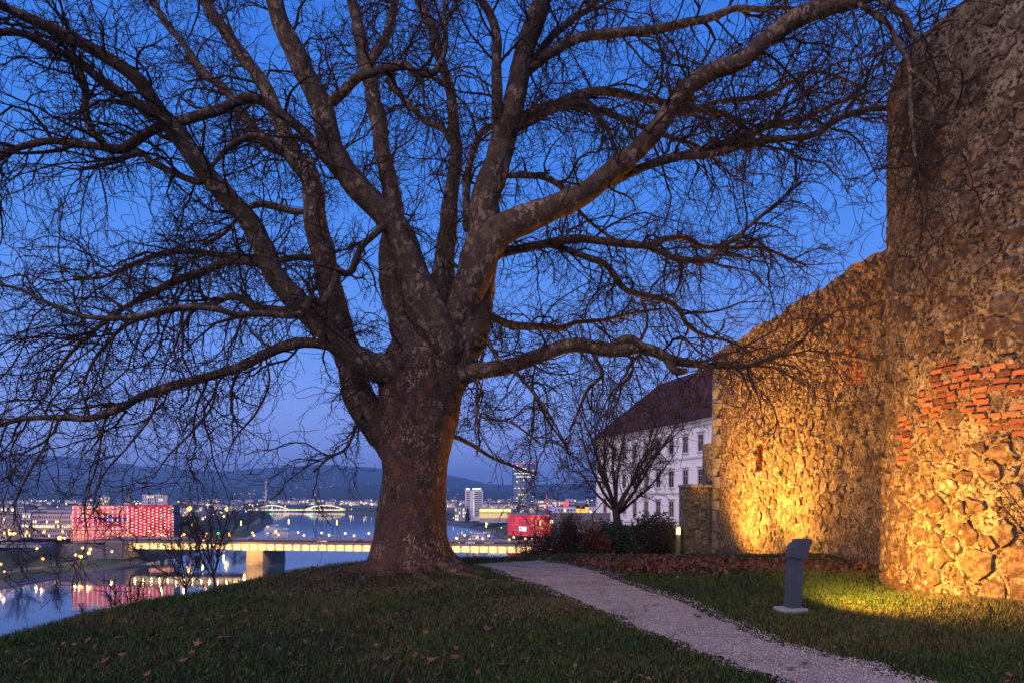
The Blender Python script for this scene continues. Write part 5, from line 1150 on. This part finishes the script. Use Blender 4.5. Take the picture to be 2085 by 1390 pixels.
# ------------------------------------------------------------------ road bridge with lit girder
MAT_STEEL = pmat('bridge_paint', (.62, .56, .40), (.55, .49, .36), .3, rough=.7)
MAT_DECK = pmat('bridge_deck', (.30, .21, .17), (.22, .15, .13), .2, rough=.8)
BL, BRT = np.array((-212.0, 374.0)), np.array((26.0, 345.0)); bv = BRT - BL; BLEN = np.linalg.norm(bv); bd = bv / BLEN; ba = math.atan2(bd[1], bd[0])
BB, BT = -28.4, -25.0
bridge = put('road_bridge', None, label='long low road bridge with floodlit steel girder across the river', cat='bridge', loc=(*BL, BB), rz=ba)
m = MB(); m.box((BLEN / 2, 13, 1.6), (BLEN, 25.0, 2.6)); m.put('box_girder', MAT_FLAT, bridge)
m = MB(); m.box((BLEN / 2, 12.0, 3.75), (BLEN + 60, 30, .5)); m.put('deck', MAT_DECK, bridge)
m = MB(); m.box((BLEN / 2, -3.05, 4.15), (BLEN + 60, .15, 1.0)); m.put('parapet', MAT_DECK, bridge)
m = MB(); m.box((BLEN / 2, 26.6, 4.5), (BLEN + 60, .12, .9)); m.put('parapet', MAT_DECK, bridge)
m = MB(); m.box((BLEN / 2, 12, 4.008), (BLEN + 60, 16, .004)); m.put('roadway', MAT_ASPH, bridge)
NP = 50; pw = BLEN / NP
pm, rm = MB(), MB(); pm.box((0, 0, 0), (pw * .88, .12, 3.35)); rm.box((0, 0, 0), (.5, .6, 3.35)); pme, rme = pm.mesh('girder_plate', MAT_STEEL), rm.mesh('stiffener', MAT_DECK)
MAT_GL = glow('girder_lamp', (1., .70, .2), 6); fm = MB(); fm.box((0, 0, 0), (.5, .3, .3)); fme = fm.mesh('lamp_fitting', MAT_FLAT)
for i_ in range(NP):
    put('girder_plate', pme, bridge, loc=((i_ + .5) * pw, .35, 1.68)); put('stiffener', rme, bridge, loc=(i_ * pw, .15, 1.68))
    if True:
        put('lamp_fitting', fme, bridge, loc=((i_ + .5) * pw, -2.6, 1.6))
        l = bpy.data.lights.get('girder_light') or bpy.data.lights.new('girder_light', 'POINT'); l.energy = 820; l.color = (1.0, .66, .22); l.shadow_soft_size = .3
        put('girder_light', l, bridge, loc=((i_ + .5) * pw, -1.9, 1.9))
for px in (527,):
    u = None
for pu, lab in ((75, 1), (172, 0)):
    m = MB(); m.box((pu, 13, -4.0), (9.5, 27, 7.9), 0, .96); pr = m.put('pier', pmat('pier_stone', (.26, .20, .16), (.18, .14, .12), .3, bump=.6, bscale=1.5, bdist=.2), bridge)
    m = MB(); m.add([(pu - 4.7, -.5, -8), (pu + 4.7, -.5, -8), (pu, -2.6, -8), (pu - 4.5, -.5, -5.5), (pu + 4.5, -.5, -5.5), (pu, -2.2, -5.5)], [(0, 2, 5, 3), (2, 1, 4, 5), (3, 5, 4)]); m.put('cutwater', pr.data.materials[0], pr)
l = bpy.data.lights.new('pier_light', 'POINT'); l.energy = 15000; l.color = (1, .52, .07); l.shadow_soft_size = .3; put('pier_light', l, bridge, loc=(74, -9.0, -1.2))
m = MB(); m.box((74, -9.0, -.7), (.8, .5, .4)); m.put('lamp_fitting', MAT_FLAT, bridge)
# stone abutment and retaining walls of the bridge head
MAT_ASHLAR = pmat('ashlar', (.20, .165, .17), (.14, .115, .12), .35, bump=.6, bscale=1.0, bdist=.2, tint=.15)
def wallrun(name, label, pts, z0, z1, th=1.2, course=1.0):
    o = put(name, None, label=label, cat='wall', loc=(*pts[0], z0)); rs_ = np.random.RandomState(len(pts)); org = np.array((*pts[0], 0))
    for a, b in zip(pts[:-1], pts[1:]):
        a, b = np.array(a) - org[:2], np.array(b) - org[:2]; d = b - a; L = np.linalg.norm(d); rz = math.atan2(d[1], d[0]); zz = 0; j = 0
        m = MB(); m.box((*((a + b) / 2), (z1 - z0) / 2 - .05), (L - .05, th * .8, z1 - z0 - .1), rz); m.put('core', MAT_ASHLAR, o)
        while zz < z1 - z0 - .3:
            s_ = -(j % 2) * 1.0
            while s_ < L:
                w_ = rs_.uniform(1.6, 2.6); e0, e1 = max(s_, 0), min(s_ + w_ - .08, L)
                if e1 - e0 > .4:
                    c_ = a + d / L * (e0 + e1) / 2; m = MB(); m.tint = rs_.rand(); m.box((c_[0], c_[1], zz + course / 2), (e1 - e0, th + rs_.uniform(-.06, .1), course - .08), rz); m.put('block', MAT_ASHLAR, o)
                s_ += w_
            zz += course; j += 1
Lp = lambda px, D: ((px - CX) / F * D, D)
wallrun('abutment', 'stone abutment carrying the left end of the road bridge', [Lp(216, 366), Lp(250, 366), (-207, 388)], WZ + 3, -24.6, 1.5, 1.4)
wallrun('retaining_wall', 'grey stone quay wall between the promenade and the street', [Lp(120, 372), Lp(212, 367)], WZ + 3, -26.2, 1.2, 1.5)
wallrun('retaining_wall', 'low dark quay wall below the offices at the picture edge', [Lp(-40, 352), Lp(60, 356)], WZ + 3, -29.0, 1.2, 1.6)
hall = block('boathouse', 'long dark low pavilion with a pillared terrace on the quay', -40, 84, 1108, 375, 12, base=WZ + 3.5, mat=MAT_FAC[2], rows=1, cols=12, lit=.3, seed=12)
for i_ in range(10): m = MB(); m.box((-14 + i_ * 3.2, -2.2, 3.0), (.4, .4, 6)); m.put('pillar', MAT_FAC[2], hall)
# cars on the bridge
CARP = [pmat('car_paint_silver', (.45, .45, .48), rough=.3, spec=.6), pmat('car_paint_dark', (.04, .045, .06), rough=.3, spec=.6), pmat('car_paint_white', (.75, .75, .75), rough=.3, spec=.6)]
MAT_TAIL, MAT_HEADL, MAT_TYRE = glow('tail_light', (1., .02, .02), 5), glow('head_light', (1., .92, .75), 8), pmat('tyre', (.02, .02, .02))
def car(u, v, paint, flip, label):
    o = put('car', None, label=label, cat='car', group='cars on the road bridge'); z = BB + 4.012; p = BL + bd * u + np.array((-bd[1], bd[0])) * v; o.location = (*p, z); o.rotation_euler = (0, 0, ba + (math.pi if flip else 0))
    pf = [(-2.2, .35), (2.2, .35), (2.2, .75), (1.2, .9), (.5, 1.42), (-1.3, 1.42), (-2.0, .95), (-2.2, .9)]; n = len(pf)
    m = MB(); m.add([(x, y, zz) for y in (-.85, .85) for x, zz in pf], [tuple(range(n)), tuple(range(2 * n - 1, n - 1, -1))] + [((i + 1) % n, i, n + i, n + (i + 1) % n) for i in range(n)]); m.put('body', paint, o)
    m = MB(); m.add([(1.1, -.87, .92), (.5, -.87, 1.36), (-1.2, -.87, 1.36), (-1.75, -.87, .95)] + [(1.1, .87, .92), (.5, .87, 1.36), (-1.2, .87, 1.36), (-1.75, .87, .95)], [(0, 1, 2, 3), (7, 6, 5, 4)]); m.put('side_glass', MAT_GLASS, o)
    for wx in (-1.35, 1.35):
        for wy in (-.8, .8): m = MB(); m.add([(wx + .33 * math.cos(t), wy + s_ * .11, .33 + .33 * math.sin(t)) for s_ in (-1, 1) for t in np.arange(10) * .6283], [tuple(range(10)), tuple(range(19, 9, -1))] + [((i + 1) % 10, i, 10 + i, 10 + (i + 1) % 10) for i in range(10)]); m.put('wheel', MAT_TYRE, o)
    for wy in (-.6, .6):
        m = MB(); m.box((2.2, wy, .68), (.06, .34, .18)); m.put('headlight', MAT_HEADL, o); m = MB(); m.box((-2.2, wy, .78), (.06, .34, .16)); m.put('tail_light', MAT_TAIL, o)
for i_, (u, v, c_, fl, lab) in enumerate(((183, 4.5, 1, False, 'dark car on the bridge just right of the plane trunk'), (191, 4.5, 2, False, 'white car on the bridge behind the dark car'), (201, 5, 0, True, 'silver car near the right end of the bridge'), (40, 6, 0, False, 'silver car near the left end of the bridge'), (66, 14, 1, True, 'dark car crossing above the left river pier'), (110, 6, 2, False, 'white car midway across the bridge'), (128, 14, 1, True, 'dark car on the far lane left of the plane trunk'), (18, 14, 2, True, 'white car reaching the bridge head'))): car(u, v, CARP[c_], fl, lab)

# ------------------------------------------------------------------ far arched bridge
FD = 1450.0; MAT_ARCH = pmat('arch_steel_selflit', (.72, .68, .55), rough=.6, emit=(1.0, .76, .34), estr=1.3); MAT_ARCH.cycles.emission_sampling = 'NONE'  # emission on the steel stands in for floodlighting of arches, hangers and deck
fx0, fx1 = (340 - CX) / F * FD, (716 - CX) / F * FD; fdz = EYE + (HY - 1037) / F * FD
fbr = put('arched_bridge', None, label='distant white bridge with three lit arches over the river', cat='bridge', loc=(fx0, FD, fdz))
m = MB(); m.box(((fx1 - fx0) / 2, 0, 0), (fx1 - fx0, 14, 1.3)); m.put('deck', MAT_ARCH, fbr)
MAT_STRIP = glow('deck_light_strip', (1.0, .72, .28), 2.2); m = MB(); m.box(((fx1 - fx0) / 2, -7.1, -.8), (fx1 - fx0, .3, .45)); m.put('light_strip', MAT_STRIP, fbr)
for a_, b_ in ((390, 484), (522, 590), (622, 704)):
    x0, x1 = (a_ - CX) / F * FD - fx0, (b_ - CX) / F * FD - fx0; N_ = 24; m = MB()
    for i_ in range(N_):
        t0, t1 = i_ / N_, (i_ + 1) / N_; H_ = 11.5 if a_ == 390 else 9.5
        m.bar((x0 + (x1 - x0) * t0, -6, H_ * 4 * t0 * (1 - t0)), (x0 + (x1 - x0) * t1, -6, H_ * 4 * t1 * (1 - t1)), 2.0)
    ar = m.put('arch', MAT_ARCH, fbr)
    for i_ in range(1, 8):
        t0 = i_ / 8; m = MB(); m.bar((x0 + (x1 - x0) * t0, -6, 0), (x0 + (x1 - x0) * t0, -6, H_ * 4 * t0 * (1 - t0)), .4); m.put('hanger', MAT_ARCH, ar)
for px in (549, 657): x = (px - CX) / F * FD - fx0; m = MB(); m.box((x, 0, -7), (5, 10, 13)); m.put('pier', MAT_ASHLAR, fbr)
for i_ in range(46): m = MB(); m.box(((fx1 - fx0) * (i_ + .5) / 46, -7.2, 2.0), (.9, .5, .8)); m.put('deck_lamp', GW['white'], fbr)
for px, py in ((554, 1033), (551, 1036), (632, 1035), (635, 1032)):
    p = P(px, py, FD - 10); o = put('channel_light', None, label='green channel light on the far arched bridge, ' + {554: 'upper one of the left pair', 551: 'lower one of the left pair', 632: 'lower one of the right pair', 635: 'upper one of the right pair'}[px], cat='light', group='channel lights', loc=tuple(p)); m = MB(); m.lathe([(.6, -1), (1.1, 0), (.6, 1)], 8); m.put('lens', glow('channel_green', (.02, .9, .45), 9), o)
for px, pyt, D, lab in ((541.5, 981, 1750, 'tall white bridge pylon with red tip behind the arches'), (640.5, 1006, 1750, 'shorter white bridge pylon behind the arches')):
    p = P(px, pyt, D); o = put('bridge_pylon', None, label=lab, cat='pylon', loc=(p[0], D, WZ)); h = p[2] - WZ; m = MB(); m.box((0, 0, h / 2), (4.2, 4.2, h), 0, .8); m.put('shaft', MAT_FAC[3], o)
    m = MB(); m.box((0, 0, h + .8), (3.6, 3.6, 1.6)); m.put('tip', glow('beacon_red', (1., .1, .08), 2), o)

# ------------------------------------------------------------------ right bank landmarks
TWD = 1400.0; tp_ = P(1066.5, 946, TWD); tw = put('glass_tower', None, label='round blue glass tower with lit floors and red beacons', cat='tower', loc=(tp_[0], TWD, GZ)); TH, TR = tp_[2] - GZ, 47 / 2 / F * TWD
k = NT('tower_glass'); k.set(Base_Color=(.05, .12, .22), Roughness=.15, Specular_IOR_Level=.8, Metallic=.3); MAT_TWG = k.m
m = MB(); m.lathe([(TR, 0), (TR, TH), (TR * .97, TH + 1.5)], 40); m.put('glass_shell', MAT_TWG, tw)
NF = 27; fh = TH / NF; rs = np.random.RandomState(5); wins = {}
MAT_FACET = pmat('tower_panel', (.42, .40, .50), (.34, .33, .42), .3, rough=.4); MAT_FACL = glow('tower_panel_lit', (.85, .66, .74), .7)
for f_ in range(NF):
    for c_ in range(11):
        a = math.pi * (1.14 + .72 * (c_ + .5 + .5 * (f_ % 2) * (f_ < 9)) / 11.5) ; x, y = TR * math.cos(a), TR * math.sin(a)
        mt = GW['white'] if f_ in (19, 21) and 1 < c_ < 9 else GW['yellow'] if (f_ == 8 and 2 < c_ < 7) or (f_ == 24 and 3 < c_ < 7) else GW['white'] if rs.rand() < .10 else MAT_FACL if (f_ < 7 and rs.rand() < .5) else MAT_FACET
        kk_ = ('t', mt.name); 
        if kk_ not in wins: m = MB(); m.box((0, 0, 0), (TR * .12, .5, fh * .45)); wins[kk_] = m.mesh('window', mt)
        put('window', wins[kk_], tw, loc=(x * 1.004, y * 1.004, (f_ + .55) * fh), rz=a + math.pi / 2)
m = MB(); m.lathe([(TR * .4, TH + 1.4), (TR * .4, TH + 5)], 16); m.put('plant_room', MAT_FAC[2], tw)
for a in (math.pi, 1.5 * math.pi, 2 * math.pi, 1.28 * math.pi, 1.72 * math.pi): m = MB(); m.box((TR * .97 * math.cos(a), TR * .97 * math.sin(a), TH + 2.6), (3.2, 1.2, 1.8)); m.put('beacon', glow('tower_beacon', (1., .08, .22), 3), tw)
m = MB(); m.lathe([(1.2, TH + 5), (.9, TH + 8)], 8); m.put('top_beacon', glow('tower_beacon_top', (1., .25, .45), 3), tw)

hot = block('hotel_tower', 'white high-rise hotel with dark balcony strips and glowing roof sign', 947, 983, 997, 750, 14, mat=MAT_FAC[3]); hw_ = 36 / F * 750; hh_ = EYE + (HY - 997) / F * 750 - GZ
for r_ in range(13):
    for a, b in ((.07, .27), (.52, .95)):
        z_ = hh_ - 2.6 - r_ * 2.1; m = MB(); m.box(((a + b - 1) / 2 * hw_, -.05, z_), ((b - a) * hw_, .1, 1.0)); m.put('balcony_strip', MAT_GLASS, hot)
    if r_ % 2 == 0 or r_ > 3: m = MB(); m.box((-.01 * hw_, -.05, hh_ - 2.6 - r_ * 2.1), (.6, .1, .8)); m.put('stair_window', GW['white'], hot)
for a, b in ((.05, .25), (.42, .9)): m = MB(); m.box(((a + b - 1) / 2 * hw_, -.2, hh_ + 1.3), ((b - a) * hw_, .3, 1.6)); m.put('roof_sign', glow('hotel_sign', (1., .92, .7), 2.4), hot)
block('hotel_annex', 'low terraced annex beside the white hotel', 926, 950, 1032, 740, 12, mat=MAT_FAC[2], rows=4, cols=6, lit=.4, kinds=('warm', 'white'), seed=7)
con = block('concert_hall', 'long low concert hall with golden glowing glass front', 976, 1041, 1035, 700, 20, mat=MAT_FAC[2]); cw_ = 65 / F * 700; chh = EYE + (HY - 1035) / F * 700 - GZ
m = MB(); m.box((0, -.3, chh - 1.6), (cw_ - 1, .4, 3.0)); m.put('light_band', GW['yellow'], con)
MAT_CG = glow('foyer_glass', (1.0, .60, .22), 1.2)
for i_ in range(24): m = MB(); m.box((-cw_ / 2 + (i_ + .5) * cw_ / 24, -.25, chh - 7.0), (cw_ / 24 * .7, .3, 5.0)); m.put('foyer_pane', MAT_CG, con)
# red museum on the right bank
RD = 520.0; rx0, rx1, rx2 = [(p_ - CX) / F * RD for p_ in (1034, 1079, 1131)]
red = put('red_museum', None, label='long glass museum lit deep red behind the bridge end', cat='building', loc=((rx0 + rx2) / 2, RD, GZ)); ro = np.array(red.location)
rt = EYE + (HY - 1046) / F * RD - GZ; rb = EYE + (HY - 1086) / F * RD - GZ
m = MB(); m.box((0, 12, rb / 2 - .5), (rx2 - rx0 - 6, 14, max(rb, .6) + 1)); m.put('undercroft', MAT_FLAT, red)
q0, q1, q2 = np.array((rx0, RD)) - ro[:2], np.array((rx1, RD - 14)) - ro[:2], np.array((rx2, RD - 12)) - ro[:2]
m = MB(); m.prism([tuple(q0), tuple(q1), tuple(q2), (q2[0] + 2, 26), (q0[0] + 2, 26)], rb - 1, rt); m.put('hull', MAT_FLAT, red)
m = MB(); m.prism([tuple(q0 + (-.4, 0)), tuple(q1 + (0, -.4)), tuple(q2 + (.4, -.4)), (q2[0] + 2.4, 26.4), (q0[0] + 2, 26.4)], rt + .02, rt + .5); m.put('roof', pmat('museum_roof', (.22, .24, .28)), red)
RM = [glow('museum_red', (.85, .02, .045), .75), glow('museum_rose', (.95, .06, .10), .85), glow('museum_orange', (1., .16, .07), 1.1)]; rs = np.random.RandomState(3)
for (a, b, nc, fi) in ((q0, q1, 6, 0), (q1, q2, 8, 1)):
    d = (b - a) / np.linalg.norm(b - a); nr2 = np.array((d[1], -d[0]))
    for c_ in range(nc):
        for r_ in range(9):
            z0, z1 = rb - 1 + (rt - rb + 1) * r_ / 9 + .06, rb - 1 + (rt - rb + 1) * (r_ + 1) / 9 - .06; p_, q_ = a + (b - a) * (c_ / nc + .004) + nr2 * .2, a + (b - a) * ((c_ + 1) / nc - .004) + nr2 * .2
            mt = RM[rs.choice([0, 0, 1])] if fi == 0 else RM[rs.choice([0, 1, 2, 2])]
            if fi == 0 and c_ in (3, 4) and 1 < r_ < 4: mt = GW['cool']
            if fi == 1 and c_ == 6 and r_ in (5, 6): mt = GW['white']
            m = MB(); m.add([(*p_, z0), (*q_, z0), (*q_, z1), (*p_, z1)], [(0, 1, 2, 3)]); m.put('glass_panel', mt, red)
block('city_block', 'white office terrace with red roof sign on the right bank', 1128, 1192, 1031, 640, 16, mat=MAT_FAC[3], rows=4, cols=10, lit=.3, seed=21, kinds=('white', 'warm'))
m = MB(); p = P(1152, 1025, 640); m.box((0, 0, 0), (5, .6, 4)); m.put('roof_sign', glow('red_sign', (1., .05, .05), 2.5), loc=tuple(p), label='round red glowing roof sign above the white office terrace', cat='sign')
m = MB(); p = P(1123, 1036, 640); m.box((0, 0, 0), (5.5, .6, 2.2)); m.put('roof_sign', glow('blue_sign', (.1, .12, 1.), 4), loc=tuple(p), label='small bright blue sign beside the white office terrace', cat='sign')
block('city_block', 'pink lit block beside the glass tower', 1091, 1116, 1018, 1100, 16, mat=MAT_FAC[1], rows=6, cols=6, lit=.45, seed=22)
block('city_block', 'brown block with lit windows behind the office terrace', 1116, 1150, 1020, 1000, 16, mat=MAT_FAC[0], rows=5, cols=8, lit=.5, seed=23)
block('city_block', 'tall narrow pink house at the castle corner', 1190, 1214, 1030, 400, 14, mat=MAT_FAC[1], rows=4, cols=3, lit=.2, seed=24)
pw_ = P(1113, 1003, 1100); o = put('radio_mast', None, label='thin red lit mast beside the glass tower', cat='mast', loc=(pw_[0], 1100, GZ)); m = MB(); m.lathe([(1.0, 0), (.5, pw_[2] - GZ)], 6); m.put('pole', glow('mast_red', (1., .05, .06), .8), o)
# moored river ships
def ship(px0, px1, D, rz, label, decks=3):
    x0, x1 = (px0 - CX) / F * D, (px1 - CX) / F * D; L = (x1 - x0) / abs(math.cos(rz)); o = put('river_ship', None, label=label, cat='ship', loc=((x0 + x1) / 2, D, WZ), rz=rz)
    hp = [(-L / 2, -3.5), (L / 2 - 6, -3.5), (L / 2, 0), (L / 2 - 6, 3.5), (-L / 2, 3.5)]; m = MB(); m.prism(hp, -.5, 2.2); m.put('hull', MAT_FAC[3], o); z = 2.25
    for d_ in range(decks):
        a, b = -L / 2 + 2 + d_ * 2, L / 2 - 10 - d_ * 4; m = MB(); m.box(((a + b) / 2, 0, z + 1.05), (b - a, 6.2, 2.1)); dk = m.put('deck_house', MAT_FAC[3], o)
        for i_ in range(int((b - a) / 3)):
            for s_ in (-1, 1): put('window', wmesh(2.0, 1.0, GW['warm'] if (i_ * 7 + d_) % 5 == 0 else MAT_GLASS), dk, loc=(a + 1.5 + i_ * 3, s_ * 3.12, z + 1.2))
        z += 2.15
    m = MB(); m.box((L * .1, 0, z + .6), (4, 4, 1.2)); m.put('wheelhouse', MAT_FAC[3], o)
ship(954, 1016, 505, -.75, 'white passenger ship moored at the right bank beyond the bridge')
ship(556, 602, 640, .15, 'small lit excursion boat moored at the left bank beyond the bridge', 1)
ship(540, 580, 720, .2, 'dark barge moored behind the excursion boat', 1)

# ------------------------------------------------------------------ trees on the banks and the far town
KT = bare_tree('riverside_tree', (0, 0, 0), 10, 1.3, 71, 'x', trunk_r=.28, nl=11, fine=.5, r2=.05); KT2 = bare_tree('riverside_tree', (0, 0, 0), 10, 1.0, 72, 'x', trunk_r=.26, nl=11, fine=.5, r2=.05)
sp_t = [(42, 1163, 300, 14, 'wide bare tree on the promenade grass, leftmost'), (115, 1152, 325, 13, 'bare tree beside the orange lit arch on the promenade'), (505, 1085, 560, 20, 'large bare tree left of the moored boats'), (535, 1075, 660, 18, 'bare tree behind the moored boats'), (480, 1080, 590, 17, 'bare tree behind the bridge near the green signal'), (425, 1075, 560, 14, 'bare tree between the floodlight masts'), (388, 1075, 600, 15, 'bare tree behind the bridge below the brightest mast'), (905, 1050, 800, 12, 'bare tree on the right bank beside the plane trunk'), (1040, 1056, 640, 12, 'bare tree between the concert hall and the red museum'), (1055, 1050, 900, 16, 'bare tree at the foot of the glass tower'), (1075, 1050, 900, 15, 'second bare tree at the foot of the glass tower'), (1095, 1048, 850, 16, 'bare tree behind the red museum roof'), (1110, 1048, 800, 14, 'bare tree left of the blue sign')]
for i_, (px, py, D, h, lab) in enumerate(sp_t):
    o = copy_tree((KT, KT2)[i_ % 2]) if i_ > 1 else (KT, KT2)[i_]; p = P(px, py, D); base = WZ + 3.4 if D < 340 else GZ
    o.location = (p[0], D, base); o.scale = (h / 10 * 1.1, h / 10, h / 10); o.rotation_euler = (0, 0, i_ * 1.3); o['label'] = lab; o['group'] = 'bare trees on the river banks'
MAT_CON = pmat('conifer', (.012, .028, .020), (.02, .038, .024), 1, tint=.5)
rs = np.random.RandomState(44)
for px, py, D, h, lab in ((952, 1055, 690, 14, 'dark conifer in front of the white hotel'), (330, 1062, 540, 12, 'dark conifer behind the bridge head'), (402, 1060, 520, 12, 'dark conifer below the floodlight masts')):
    p = P(px, py, D); o = put('conifer', None, label=lab, cat='tree', loc=(p[0], D, GZ)); m = MB(); m.lathe([(.35, 0), (.1, h)], 6); m.put('trunk', MAT_TWIG, o); n = 1500
    f = rs.rand(n) ** .7; a = rs.rand(n) * 6.28; r = (1 - f) * h * .24 * (.4 + .6 * rs.rand(n)) + .1; c = np.stack([r * np.cos(a), r * np.sin(a), h * (.08 + .92 * f)], -1); s_ = .55
    t_ = rs.normal(size=(n, 3)) * s_; u_ = rs.normal(size=(n, 3)) * s_; put('crown', np_mesh('crown', np.stack([c, c + t_, c + u_], 1).reshape(-1, 3), np.arange(n * 3).reshape(-1, 3), MAT_CON, np.repeat(rs.rand(n), 3)), o)
MAT_FARW = []
for nm, ca in (('a', (.42, .37, .40)), ('b', (.34, .31, .36)), ('c', (.48, .40, .38))):
    k = NT('far_house_' + nm); br_ = k.n('TexBrick', {'Vector': k.n('Mapping', {'Vector': k.co, 'Rotation': (R(90), 0, 0)}).outputs[0], 'Scale': .16, 'Mortar Size': .03, 'Color1': (0, 0, 0, 1), 'Color2': (1, 1, 1, 1), 'Mortar': (0, 0, 0, 1)}, offset=0.0)
    lit_ = k.ramp(br_.outputs['Color'], [(.80, 0.), (.86, 1.)]); k.set(Base_Color=ca, Roughness=.9, Emission_Color=(1., .68, .34), Emission_Strength=k.math('MULTIPLY', lit_, 1.0)); k.m.cycles.emission_sampling = 'NONE'; MAT_FARW.append(k.m)
rs = np.random.RandomState(63); fm_ = []
for i_ in range(6):
    m = MB(); w_, d_, h_ = rs.uniform(14, 34), 12, rs.uniform(7, 15); m.box((0, 0, h_ / 2), (w_, d_, h_)); 
    rh = 3.0; m.add([(-w_ / 2 - .4, -6.4, h_), (w_ / 2 + .4, -6.4, h_), (w_ / 2 + .4, 6.4, h_), (-w_ / 2 - .4, 6.4, h_), (-w_ / 2 + 3, 0, h_ + rh), (w_ / 2 - 3, 0, h_ + rh)], [(0, 1, 5, 4), (2, 3, 4, 5), (3, 0, 4), (1, 2, 5)])
    me = m.mesh('town_house', MAT_FARW[i_ % 3]); me.materials.append(MAT_RED if i_ % 2 else MAT_FLAT)
    for pi in range(6, 10): me.polygons[pi].material_index = 1
    fm_.append(me)
n_ = 0
while n_ < 190:
    px, D = rs.uniform(-60, 1200), 900 + 1900 * rs.rand() ** 1.2; x = (px - CX) / F * D
    lx = np.interp(D, LS_[:, 1], LS_[:, 0]); rx = np.interp(D, RS_[:, 1], RS_[:, 0])
    if lx - 60 < x < rx + 110: continue
    n_ += 1; put('town_house', fm_[rs.randint(6)], loc=(x, D, GZ - .3), rz=rs.normal(0, .25), label='small house in the distant town beyond the bridges', cat='house', group='houses of the distant town')
# scattered lamps of the distant town
mb = MB()
for _ in range(420):
    px, D = rs.uniform(-60, 1215), 560 + 1900 * rs.rand(); x = (px - CX) / F * D; lx = np.interp(D, LS_[:, 1], LS_[:, 0]); rx = np.interp(D, RS_[:, 1], RS_[:, 0])
    if lx - 25 < x < rx + 12: continue
    if D < 760 and (170 < px < 345 or px > 1000): continue
    s_ = rs.uniform(.35, .8) * D / 1000; mb.lathe([(.1 * s_, -s_), (s_, 0), (.1 * s_, s_)], 6, (x, D, GZ + rs.uniform(3, 10)))
mb.put('town_lamps', glow('town_lamp', (1.0, .66, .28), 9), label='countless small street lights of the distant town', cat='lights', kind='stuff')
# promenade lamps of the right bank that mirror in the water
for i_ in range(16):
    t = .30 + .045 * i_; j = int(t * 89); p = RS_[j]; lamp((p[0] + 9) / p[1] * F + CX, HY + (EYE - (WZ + 6.2)) * F / p[1], p[1], WZ + 1.9, .28 * p[1] / 600, 'c', nth(i_ + 1) + ' low lamp from the bridge along the right bank promenade', 'right bank lamps')

# ------------------------------------------------------------------ evening haze over the valley
HZ = bpy.data.materials.new('evening_haze'); HZ.use_nodes = True; t = HZ.node_tree; t.nodes.clear()
o_ = t.nodes.new('ShaderNodeOutputMaterial'); v_ = t.nodes.new('ShaderNodeVolumePrincipled')
v_.inputs['Color'].default_value = (.36, .62, 1.0, 1); v_.inputs['Density'].default_value = 1.5e-4; v_.inputs['Anisotropy'].default_value = .2
t.links.new(v_.outputs[0], o_.inputs['Volume'])
mb = MB(); mb.box((0, 6400, 190), (19000, 13600, 460)); hz = mb.put('haze', None, label='thin blue evening haze over the river valley', cat='haze', kind='stuff'); hz.data.materials.append(HZ)
